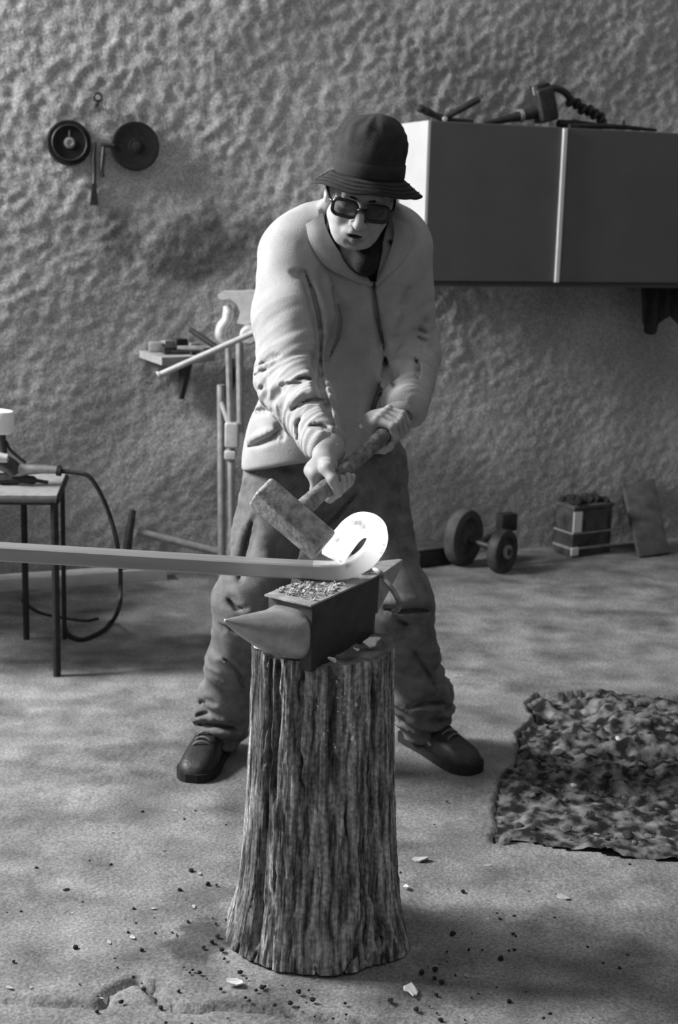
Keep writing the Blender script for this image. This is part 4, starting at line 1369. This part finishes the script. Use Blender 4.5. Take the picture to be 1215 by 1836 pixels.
wall_disc(124, 256, .085, 'dark grinding disc with a pale hub ring hung on the wall', True)
wall_disc(243, 262, .094, 'larger plain black grinding disc hung on the wall', False)
hkr = thing('wall_hook', 'small ring-headed hook in the plaster above the hung discs', 'hook', cabq(175, 176, .005))
hc2_ = cabq(175, 174, .03)
mesh_obj('ring', *tube([hc2_ + (WU * math.cos(a) + EZ * math.sin(a)) * .015 for a in np.linspace(0, 2 * math.pi, 20, endpoint=False)], .005, 8, closed=True), M['dark_metal'], hkr, smooth=True)
mesh_obj('shank', *tube([hc2_ - EZ * .014, hc2_ - EZ * .026 - WN * .01, hc2_ - EZ * .03 - WN * .05], .006, 8), M['dark_metal'], hkr, smooth=True)
tg = thing('tongs', 'pair of dark tongs hanging on the wall between the two discs', 'tongs', cabq(175, 300, .02))
for pts, rs in (([(170, 256), (168, 285), (169, 312), (168, 330)], [.008, .009, .008, .008]), ([(186, 258), (184, 285), (182, 305), (185, 318)], [.008, .010, .008, .007])):
    mesh_obj('arm', *tube(catmull([cabq(*c, .03) for c in pts], 4), np.interp(np.linspace(0, 3, 13), range(4), rs), 8), M['dark_metal'], tg, smooth='auto')
mesh_obj('crossbar', *tube([cabq(182, 260, .03), cabq(196, 261, .03), cabq(204, 262, .03)], .009, 8), M['dark_metal'], tg, smooth='auto')
mesh_obj('blade', *hexa([cabq(161, 368, .012), cabq(176, 368, .012), cabq(176, 368, .032), cabq(161, 368, .032), cabq(165, 326, .014), cabq(172, 326, .014), cabq(172, 326, .034), cabq(165, 326, .034)], .002), M['dark_metal'], tg)

# ------------------------------------------------------------------ shelf and leg vise behind the smith
sh_ = thing('wall_shelf', 'thick worn wooden shelf on the wall behind the smith, beside the vise', 'shelf', cabq(330, 640, .0))
SZ = P(330, 640, 5.6)[2]


def hz_at(px, py, z_):
    return G(px, py, z_)


SZ = P(290, 641, 5.50)[2]
tp = [hz_at(232, 621, SZ), hz_at(250, 628, SZ), hz_at(290, 641, SZ), hz_at(345, 639, SZ), hz_at(386, 634, SZ)]
bk = [WP((tp[-1] - WO) @ WU, .005, SZ), WP((tp[0] - WO) @ WU + .035, .005, SZ)]
fix_normals(mesh_obj('top', *poly_prism(tp + bk, .030), M['plank'], sh_))
for uu_ in (-.72, -.52):
    mesh_obj('bracket', *hexa([WP(uu_, .0, SZ - .2), WP(uu_ + .02, .0, SZ - .2), WP(uu_ + .02, .02, SZ - .2), WP(uu_, .02, SZ - .2), WP(uu_, 0, SZ - .031), WP(uu_ + .02, 0, SZ - .031), WP(uu_ + .02, .16, SZ - .031), WP(uu_, .16, SZ - .031)], .001), M['dark_metal'], sh_)
# scraps on the shelf
def shelf_u(px):
    return WQ(px, 625, .1)[0]


rods = [(285, 330, .19, .15, .008, 'dark', 'dark punch lying near the tip of the wall shelf'),
        (296, 350, .18, .17, .008, 'dark_metal', 'dark chisel lying on the front of the wall shelf'),
        (318, 374, .10, .12, .014, 'grey_metal', 'grey round bar lying on the wall shelf')]
for (pa, pb, oa, ob, r, mm, lb) in rods:
    q0, q1 = WP(shelf_u(pa), oa, SZ + r + .001), WP(shelf_u(pb), ob, SZ + r + .001)
    tag(mesh_obj('iron_offcut', *tube([q0, q0 * .5 + q1 * .5, q1], [r * .9, r, r * .8], 8), M[mm], smooth='auto', origin=q1), lb, 'iron piece', 'scraps on the wall shelf')
q0, q1 = WP(shelf_u(392), .12, SZ + .012), WP(shelf_u(350), .015, SZ + .085)
tag(mesh_obj('iron_offcut', *tube([q0, q0 * .5 + q1 * .5, q1], [.012, .013, .011], 8), M['dark'], smooth='auto', origin=q0), 'thick dark bar propped on the wall shelf by the vise', 'iron piece', 'scraps on the wall shelf')
for (px, off, w_, h_, mm, lb) in ((282, .07, .045, .040, 'plank', 'pale block at the tip of the wall shelf'), (300, .12, .05, .026, 'dark_metal', 'flat dark block by the pale block on the wall shelf'), (306, .05, .04, .045, 'grey_metal', 'grey square lump at the back of the wall shelf'),
                                (328, .045, .05, .050, 'dark', 'large black lump at the back of the wall shelf'), (352, .06, .036, .034, 'grey_metal', 'small grey block amid the scraps of the wall shelf'), (365, .16, .028, .022, 'dark', 'small black block on the wall shelf against the vise'), (335, .20, .020, .014, 'dark', 'black nut on the front of the wall shelf')):
    c = WP(shelf_u(px), off, SZ + h_ / 2 + .001); a = rng.uniform(-.4, .4)
    v, f = obox(c, WU * math.cos(a) + WN * math.sin(a), WN * math.cos(a) - WU * math.sin(a), EZ, w_ * 1.2, w_ * .8, h_, w_ * .16)
    tag(mesh_obj('scrap_block', v, f, M[mm], smooth='auto', origin=c - EZ * h_ / 2), lb, 'block', 'scraps on the wall shelf')

VY = 5.45
vs_ = thing('leg_vise', 'pale iron leg vise on a tall post, standing at the wall behind the smith', 'vise', (P(420, 1000, VY)[0], VY, 0))


def vp(px, py, dy=0):
    return P(px, py, VY + dy)


# fixed jaw: block with rounded beak
bp_ = [(390, 528), (398, 523), (430, 523), (466, 521), (470, 575), (440, 582), (424, 580), (430, 560), (424, 545), (412, 536), (397, 538), (391, 535)]
fix_normals(mesh_obj('rear_jaw', *poly_prism([vp(*c, .0) for c in bp_], .10, -EY), M['pale_metal'], vs_))
# moving jaw: S-curved arm
sj = [(405, 548), (409, 560), (407, 574), (399, 586), (396, 600), (402, 612), (412, 622)]
mesh_obj('front_jaw', *tube(catmull([vp(*c, .02) for c in sj], 5), np.interp(np.linspace(0, 6, 31), range(7), [.014, .022, .022, .024, .024, .018, .016]), 12), M['pale_metal'], vs_, smooth='auto')
# screw boss and bar handle
bo = vp(446, 602, -.06)
mesh_obj('screw_boss', *lathe(bo + EY * .12, -EY, [(.001, 0), (.036, 0), (.038, .06), (.036, .115), (.028, .125), (.001, .127)], 20), M['pale_metal'], vs_, smooth='auto')
hr0, hr1 = vp(284, 673, -.16), vp(449, 599, -.09)
mesh_obj('handle_bar', *tube([hr0, hr0 * .5 + hr1 * .5, hr1 + (hr1 - hr0) * .15], .0115, 12), M['pale_metal'], vs_, smooth='auto')
mesh_obj('handle_knob', *tube([hr0 + (hr0 - hr1) * .012, hr0 - (hr0 - hr1) * .012], .016, 12), M['pale_metal'], vs_, smooth='auto')
# legs
mesh_obj('leg', *tube([vp(409, 615), vp(413, 760)], .0125, 10), M['grey_metal'], vs_, smooth='auto')
mesh_obj('leg', *tube([vp(429, 608), vp(431, 775)], .0145, 10), M['grey_metal'], vs_, smooth='auto')
mesh_obj('collar', *obox((vp(414, 758) + vp(418, 800)) / 2, EX, EY, EZ, .055, .06, .10, .012, 3), M['pale_metal'], vs_, smooth='auto')
mesh_obj('collar', *obox((vp(412, 808) + vp(414, 822)) / 2, EX, EY, EZ, .045, .05, .035, .008, 3), M['pale_metal'], vs_, smooth='auto')
lg0 = vp(414, 785); lg1 = G(412, 1040)
mesh_obj('leg', *tube([lg0, vp(415, 940), np.array([lg0[0], VY, .005])], [.015, .013, .014], 10), M['grey_metal'], vs_, smooth='auto')
po = vp(396, 690, .1)
mesh_obj('post', *tube([po, np.array([po[0] + .012, VY + .1, .004])], .016, 12), M['grey_metal'], vs_, smooth='auto')

mesh_obj('strap', *tube([po - EZ * .06, vp(416, 780)], .010, 8), M['grey_metal'], vs_, smooth='auto')

# ------------------------------------------------------------------ table with spray gun
TZ = .60
tb = thing('metal_table', 'low thin-legged metal table with a pale top, by the left end of the wall beam', 'table', (-1.25, 5.0, 0))
c1 = G(101, 889, TZ); c2 = G(84, 876, TZ)
ty1 = c1[1]; ty2 = c1[1] + .42
topc = [np.array([-1.75, ty1 - .08, TZ]), np.array([c1[0], ty1, TZ]), np.array([c1[0] - .05, ty2, TZ]), np.array([-1.75, ty2 - .05, TZ])]
fix_normals(mesh_obj('table_top', *poly_prism(topc, .012), M['grey_metal'], tb))
for a, b in ((0, 1), (1, 2), (2, 3)):
    q0, q1 = topc[a] - EZ * .020, topc[b] - EZ * .020
    mesh_obj('rail', *tube([q0, q1], .010, 8), M['dark'], tb, smooth='auto')
for cx_, cy_, r in ((c1[0] - .008, ty1 + .006, .0125), (c1[0] - .062, ty2 - .01, .008), (P(46, 900, ty2)[0], ty2 - .03, .011), (-1.73, ty1 - .06, .0125)):
    mesh_obj('leg', *tube([(cx_, cy_, TZ - .015), (cx_, cy_, .0015)], r, 10), M['dark'], tb, smooth='auto')
GY = ty1 + .16
sg = thing('spray_gun', 'paint spray gun with a white cup lying on the metal table', 'spray gun', (P(20, 870, GY)[0], GY, TZ))


def gp(px, py, dy=0):
    return P(px, py, GY + dy)


cupc = gp(-4, 776)
mesh_obj('cup', *lathe(cupc, EZ + .06 * EX, [(.001, 0), (.040, .0), (.048, .006), (.050, .03), (.050, .064), (.045, .073), (.001, .076)], 28), M['white_plastic'], sg, smooth='auto')
mesh_obj('neck', *tube([gp(2, 778), gp(4, 792), gp(6, 812)], [.016, .012, .014], 12), M['dark_metal'], sg, smooth='auto')
mesh_obj('body', *tube(catmull([gp(-30, 822), gp(0, 826), gp(20, 838), gp(30, 850)], 4), np.interp(np.linspace(0, 3, 13), range(4), [.022, .026, .028, .026]), 14), M['dark_metal'], sg, smooth='auto')
mesh_obj('nozzle', *tube([gp(-6, 820, -.03), gp(14, 822, -.03)], [.018, .014], 12), M['pale_metal'], sg, smooth='auto')
mesh_obj('trigger', *tube(catmull([gp(10, 790), gp(18, 806), gp(32, 819), gp(46, 830)], 4), .005, 8), M['dark'], sg, smooth='auto')
mesh_obj('handle', *tube([gp(22, 846), gp(48, 842), gp(80, 841), gp(104, 843)], [.024, .018, .015, .013], 12), M['grey_metal'], sg, smooth='auto')
mesh_obj('coupling', *tube([gp(102, 844), gp(110, 845)], .017, 12), M['dark'], sg, smooth='auto')
mesh_obj('valve_lever', *tube([gp(105, 842), gp(108, 834)], [.007, .004], 8), M['dark'], sg, smooth='auto')
mesh_obj('dark_tube', *tube(catmull([gp(0, 859), gp(30, 858), gp(60, 861), gp(86, 865)], 4), [.02] * 5 + [.014] * 4 + [.006] * 4, 10), M['dark'], sg, smooth='auto')  # dark tapering tube below the handle
hs = [gp(111, 845), gp(124, 846), gp(140, 848), gp(158, 853), gp(174, 874), gp(188, 902), gp(200, 935), gp(209, 970, -.02), gp(215, 1010, -.05), gp(216, 1050, -.1), gp(214, 1085, -.13), G(203, 1112, .02), G(185, 1130, .012), G(150, 1146, .010), G(126, 1140, .010), G(117, 1126, .010)]
o = mesh_obj('air_hose', *tube([np.array([p[0], p[1], max(p[2], .0095)]) for p in catmull(hs, 6)], .0075, 8), M['dark'], smooth=True, origin=hs[-1]); tag(o, 'black air hose looping from the spray gun down to the floor', 'hose')
hs = [G(40, 1076, .006), G(66, 1096, .006), G(100, 1106, .006), G(150, 1113, .006), G(176, 1109, .006)]
o = mesh_obj('cable', *tube(catmull(hs, 6), .006, 8), M['dark'], smooth=True, origin=hs[0]); tag(o, 'thin dark cable lying on the floor beneath the metal table', 'cable')

# added cupboard out of view, placed to shade the floor behind the table
cb = thing('added_shade_cupboard', 'added unseen two-door cupboard that shades the floor behind the metal table', 'cupboard', (-2.06, 4.87, 0))
mesh_obj('body', *obox((-2.06, 4.87, .65), EX, EY, EZ, .4, .5, 1.296, .006), M['board'], cb, smooth='auto')
for yy in (4.747, 4.993):
    d_ = mesh_obj('door', *obox((-1.852, yy, .66), EX, EY, EZ, .016, .24, 1.22, .003), M['cab_front'], cb)
    mesh_obj('handle', *tube([(-1.835, yy + (.09 if yy < 4.87 else -.09), .62), (-1.835, yy + (.09 if yy < 4.87 else -.09), .74)], .008, 8), M['grey_metal'], d_, smooth='auto')

# ------------------------------------------------------------------ along the wall
def floorbox(p0, p1, depth, hgt, bevel=.006):
    p0 = np.array(p0); p1 = np.array(p1); v = nrm(p1 - p0); n = np.array([-v[1], v[0], 0]) * depth
    b = [p0, p1, p1 + n, p0 + n]; return hexa([q_ + EZ * .002 for q_ in b] + [q_ + EZ * hgt for q_ in b], bevel)


p0, p1 = G(-60, 1068), G(300, 1042)
o = mesh_obj('wooden_beam', *floorbox(p0, p1, .09, .055), M['pale_wood'], smooth='auto', origin=(p0 + p1) / 2); tag(o, 'long wooden beam lying on the floor along the foot of the wall', 'beam')
p0, p1 = G(255, 985, .03), G(395, 1000, .03)
q0 = cabq(246, 953, .035); q1 = cabq(392, 990, .13); q1 = q0 + (q1 - q0) * (q0[2] - .017) / (q0[2] - q1[2])
o = mesh_obj('iron_pipe', *tube([q0, q0 * .5 + q1 * .5, q1], .016, 10), M['grey_metal'], smooth='auto', origin=q1); tag(o, 'grey iron pipe leaning low against the wall near the vise', 'pipe')
q0 = cabq(238, 915, .03); uq = WQ(219, 1010, .12)[0]; q1 = WP(uq, .12, .012)
o = mesh_obj('dark_stick', *tube([q0, q0 * .5 + q1 * .5, q1], [.014, .018, .016], 8), M['dark'], smooth='auto', origin=q1); tag(o, 'short dark stick leaning on the wall behind the air hose', 'stick')
q0, q1 = G(430, 1296, .010), G(470, 1292, .010)
o = mesh_obj('iron_stub', *tube([q0, q1], .0095, 10), M['dark'], smooth='auto', origin=q0 - EZ * .01); tag(o, 'short black iron stub lying on the floor between the stump and the right shoe', 'iron piece')

# low trestle box
p0, p1 = G(752, 1020), G(806, 1013)
lb = thing('low_box', 'low dark box with a pale lid edge, behind the smith by the wheels', 'box', (p0 + p1) / 2)
mesh_obj('body', *floorbox(p0, p1, .16, .072), M['dark'], lb, smooth='auto')
v, f = floorbox(p0 - WU * .008, p1 + WU * .008, .165, .012); v[:, 2] += .072
mesh_obj('lid', v, f, M['board'], lb, smooth='auto')
# wheel pair
wh = thing('wheel_pair', 'two old wheels on a short axle standing on the floor by the wall', 'wheels', G(860, 1015))
wax = nrm(np.array([.80, -.60, .0]))
R1 = .125
wc1 = G(855, 1018) + EZ * R1; wc1 = wc1 - wax * .05
wheelprof = lambda R, w: [(.001, 0), (R * .25, 0), (R * .28, w * .25), (R * .62, w * .25), (R * .70, .0), (R * .97, 0), (R, w * .15), (R, w * .85), (R * .97, w), (R * .70, w), (R * .62, w * .75), (R * .28, w * .75), (R * .25, w), (.001, w)]
w1 = mesh_obj('wheel', *lathe(wc1 - wax * .05, wax, wheelprof(R1, .05), 40, EZ), M['board'], wh, smooth='auto')
wc2 = wc1 + wax * .17; wc2[2] = .095
w2 = mesh_obj('wheel', *lathe(wc2 - wax * .02, wax, wheelprof(.095, .045), 40, EZ), M['tin'], wh, smooth='auto')
mesh_obj('axle', *tube([wc1 - wax * .08, wc2 + wax * .04], .016, 12), M['dark_metal'], wh, smooth='auto')
for c, r, ww in ((wc2 + wax * .028, .03, 0), (wc1 - wax * .052, .035, 0)):
    mesh_obj('hub', *lathe(c - wax * .006, wax, [(.001, 0), (r, 0), (r, .012), (.001, .014)], 20, EZ), M['grey_metal'], wh, smooth='auto')
bb = P(908, 935, wc2[1] + .12)
mesh_obj('cap_block', *obox(bb, WU, WN, EZ, .075, .06, .075, .006), M['dark'], wh, smooth='auto')
mesh_obj('stem', *tube([bb - EZ * .03, wc1 + wax * .07], .014, 8), M['dark'], wh, smooth='auto')
# tin
tc0 = G(1024, 1001); tc1 = G(1110, 1000)
tn = thing('tin_canister', 'dented square tin canister full of coal on the floor by the wall', 'canister', (tc0 + tc1) / 2)
tv = nrm(np.array([tc1[0] - tc0[0], .13, 0])); tw = np.linalg.norm((tc1 - tc0)[:2]); tnv = np.array([-tv[1], tv[0], 0])
tcx = tc0 + tv * tw / 2 + tnv * .065; tcx[2] = 0
TH_ = .235
mesh_obj('body', *obox(tcx + EZ * (TH_ / 2 + .003), tv, tnv, EZ, tw, .13, TH_, .010, 2), M['tin'], tn, smooth='auto')
for zz, hh_ in ((TH_ - .004, .016), (.042, .012), (.112, .008)):
    mesh_obj('bead', *obox(tcx + EZ * zz, tv, tnv, EZ, tw + .010, .14, hh_, .004, 2), M['board'] if zz > .2 else M['grey_metal'], tn, smooth='auto')
mesh_obj('label_strip', *obox(tcx - tv * (tw / 2 - .022) - tnv * .0665 + EZ * .165, tv, tnv, EZ, .048, .006, .095, .002), M['alu'], tn)
mesh_obj('panel', *obox(tcx + tv * .02 - tnv * .0655 + EZ * .165, tv, tnv, EZ, .12, .004, .09, .002), M['board'], tn)
mesh_obj('foot', *obox(tcx - tv * (tw / 2 - .012) - tnv * .069 + EZ * .03, tv, tnv, EZ, .04, .012, .038, .004), M['alu'], tn)  # bright plate painted in as the highlight at the lower left corner
Vs = []; Fs_ = []
for i in range(46):
    bm = bmesh.new(); bmesh.ops.create_icosphere(bm, subdivisions=1, radius=.014 + .010 * rng.random())
    c = tcx + tv * rng.uniform(-.45, .45) * tw + tnv * rng.uniform(-.055, .055) + EZ * (TH_ + .006 + .012 * rng.random())
    n0 = sum(len(v) for v in Vs)
    Vs.append(np.array([np.array(v.co) * (1 + rng.normal(0, .12)) + c for v in bm.verts])); Fs_ += [[v.index + n0 for v in f.verts] for f in bm.faces]; bm.free()
o = mesh_obj('coal', np.vstack(Vs), Fs_, M['cinder'], tn); o['kind'] = 'stuff'
# leaning board
lb0, lb1 = G(1146, 1003), G(1199, 996)
tl, tr_ = cabq(1117, 871, .02), cabq(1172, 858, .02)
th_v = nrm(np.cross(lb1 - lb0, tl - lb0)); th_v = th_v if th_v[1] < 0 else -th_v
pts = [lb0 + EZ * .011, lb1 + EZ * .011, tr_, tl]
o = mesh_obj('leaning_board', *hexa([p - th_v * .018 for p in pts] + [p + th_v * .004 for p in pts], .003), M['board'], smooth='auto', origin=(lb0 + lb1) / 2); tag(o, 'dark board leaning against the wall beside the tin canister', 'board')

# ------------------------------------------------------------------ chips, crumbs and stones
def blob_mesh(name, seed, mt, flat=.7, sub=2, rough=.35):
    r = np.random.default_rng(seed); bm = bmesh.new(); bmesh.ops.create_icosphere(bm, subdivisions=sub, radius=1)
    off = r.random(3) * 40
    for v in bm.verts:
        p = np.array(v.co); n = vnoise((p * 1.4 + off)[None], seed)[0]
        p = p * (1 + (n - .5) * 2 * rough); p[2] *= flat; v.co = p
    me = bpy.data.meshes.new(name); bm.to_mesh(me); bm.free(); me.materials.append(mt); return me


def chip_mesh(name, seed, mt):
    r = np.random.default_rng(seed); n = 9; top = []
    for k in range(n):
        a = 6.283 * k / n; rr = .65 + .5 * r.random(); top.append(np.array([math.cos(a) * rr, math.sin(a) * rr * .7, .25 + .25 * math.cos(a * 2 + 1) * .6]))
    v, f = poly_prism(top, .22); me = bpy.data.meshes.new(name); me.from_pydata(v.tolist(), [], f); me.materials.append(mt); me.update(); return me


def put(name, me, loc, s, rot, label, cat, group=None):
    o = bpy.data.objects.new(name, me); COL.objects.link(o); o.location = tuple(loc); o.scale = (s,) * 3 if np.isscalar(s) else tuple(s); o.rotation_euler = rot
    return tag(o, label, cat, group)


def crumb_tag(p):
    if np.hypot(p[0] - SX, p[1] - SY) < .45:
        return 'black cinder crumb on the floor round the foot of the stump', 'cinder', 'cinder crumbs round the stump'
    return 'black cinder crumb on the open floor away from the stump', 'cinder', 'cinder crumbs on the open floor'


crumbs = [blob_mesh('cinder_crumb', 200 + i, M['cinder'], .75, 1) for i in range(4)]
stones = [blob_mesh('rubble_stone', 220 + i, M['stone'], .65, 2) for i in range(5)]
dstones = [blob_mesh('dark_clod', 240 + i, M['rubble'], .6, 2) for i in range(3)]
pales = [chip_mesh('pale_chip', 260 + i, M['chip_pale']) for i in range(4)]
greys = [chip_mesh('grey_chip', 280 + i, M['chip_grey']) for i in range(3)]
# the pale chips one can tell apart
for (px, py, s, lb_, k) in ((735, 1778, .022, 'largest pale chip on the floor in front of the stump', 0), (421, 1764, .018, 'pale chip on the floor by the left foot of the stump', 1),
                            (755, 1543, .019, 'curled grey chip on the floor right of the stump', None), (1008, 1612, .016, 'grey flake on the floor before the rubble patch', None),
                            (727, 1592, .010, 'small pale chip at the root of the stump', 2), (237, 1682, .008, 'small pale chip alone on the open floor', 3)):
    me = greys[0] if k is None else pales[k]
    put('pale_chip' if k is not None else 'grey_chip', me, G(px, py) + EZ * .003, (s, s, s * .8), (rng.normal(0, .15), rng.normal(0, .15), rng.random() * 6), lb_, 'chip')
zt = SH + .010
for (px, py, s, lb_, k, rot) in ((665, 1153, .020, 'pale chip on the stump top behind the anvil', 0, (.5, -.25, .4)), (595, 1184, .013, 'small pale chip on the stump edge below the anvil', 1, (.7, .2, 2.0)), (638, 1165, .009, 'grey chip on the stump top beside the anvil', 2, (.3, .3, 1)), (462, 1163, .012, 'grey chip on the stump rim beneath the horn', 3, (.3, -.3, 3))):
    put('pale_chip', pales[k], G(px, py, zt), s, rot, lb_, 'chip')
# crumbs on the floor
cr_px = [(343, 1562), (322, 1597), (118, 1598), (160, 1545), (66, 1558), (135, 1700), (120, 1598), (372, 1586), (388, 1588), (240, 1630), (345, 1740), (387, 1657), (340, 1745), (288, 1808), (258, 1775), (217, 1798), (440, 1790), (700, 1795), (745, 1812), (755, 1745), (780, 1740), (812, 1675), (896, 1650), (897, 1720), (810, 1677), (912, 1797), (830, 1600), (1125, 1715), (1110, 1737), (782, 1785), (792, 1763), (790, 1830), (1050, 1490), (618, 1800), (350, 1455), (330, 1470), (405, 1480), (620, 1820), (395, 1775), (430, 1745), (470, 1772), (535, 1780), (560, 1795), (520, 1800), (365, 1700), (380, 1690), (398, 1705), (402, 1720), (390, 1680), (405, 1650)]
for i, (px, py) in enumerate(cr_px):
    s = .0032 + .004 * rng.random(); put('cinder_crumb', crumbs[i % 4], G(px, py) + EZ * s * .4, s, (0, 0, rng.random() * 6), *crumb_tag(G(px, py)))
for i in range(110):
    if rng.random() < .5:
        a = rng.uniform(math.pi * .9, math.pi * 2.1); rr = .23 + abs(rng.normal(0, .12)); p = np.array([SX + rr * math.cos(a) * 1.2, SY + rr * math.sin(a), 0])
    else:
        p = G(rng.uniform(10, 1190), 1836 - 420 * rng.random() ** 1.4)
    if inside(np.array([p[0]]), np.array([p[1]]), pit)[0]: continue
    s = .0020 + .0035 * rng.random() ** 2
    put('cinder_crumb', crumbs[i % 4], p + EZ * s * .4, s, (0, 0, rng.random() * 6), *crumb_tag(p))
for i in range(26):
    p = G(rng.uniform(10, 1190), rng.uniform(1400, 1830))
    if inside(np.array([p[0]]), np.array([p[1]]), pit)[0] or np.hypot(p[0] - SX, p[1] - SY) < .25: continue
    s = .003 + .004 * rng.random()
    put('grit_chip', greys[i % 3], p + EZ * .001, (s * 1.4, s, s * .7), (0, 0, rng.random() * 6), 'tiny pale grit chip lying on the concrete floor', 'grit', 'grit chips on the floor')
# stones in the rubble patch
st_px = [(1060, 1262, .030, 0, 'pale flat stone near the back edge of the rubble patch', 1), (1152, 1308, .030, 1, 'pale rounded stone in the rubble patch', 1), (1068, 1365, .036, 2, 'largest grey stone in the middle of the rubble patch', 1), (940, 1355, .018, 3, 'pale stone at the left edge of the rubble patch', 1), (1000, 1362, .022, 4, 'pale flat stone left of the largest stone in the rubble patch', 1), (975, 1385, .012, 0, 'small pale stone on the left of the rubble patch', 1), (1107, 1345, .012, 1, 'small white pebble in the rubble patch', 2), (1027, 1425, .010, 2, 'single white pebble in the front of the rubble patch', 2)]
for (px, py, s, k, lb_, kd) in st_px:
    p = G(px, py, -.03); p[2] = rub_z(p[0], p[1]) + s * .25
    me = stones[k]
    if kd == 2:
        me = blob_mesh('white_pebble', 300 + k, M['chip_pale'], .7, 2)
    put('rubble_stone', me, p, (s, s * .7, s * .7), (rng.normal(0, .2), rng.normal(0, .2), rng.random() * 6), lb_, 'stone')
cnt = 0
while cnt < 150:
    p = G(rng.uniform(890, 1240), rng.uniform(1250, 1540), -.03)
    if not inside(np.array([p[0]]), np.array([p[1]]), pit)[0]: continue
    s = .005 + .014 * rng.random() ** 2.2; p[2] = rub_z(p[0], p[1]) + s * .2
    dk = rng.random() < .45
    put('dark_clod' if dk else 'rubble_stone', dstones[cnt % 3] if dk else stones[cnt % 5], p, (s, s * (.6 + .4 * rng.random()), s * .8), (rng.normal(0, .3), rng.normal(0, .3), rng.random() * 6),
        'dark earth clod in the broken floor patch' if dk else 'small grey stone among the rubble of the floor patch', 'clod' if dk else 'stone', 'clods in the rubble patch' if dk else 'small stones in the rubble patch')
    cnt += 1
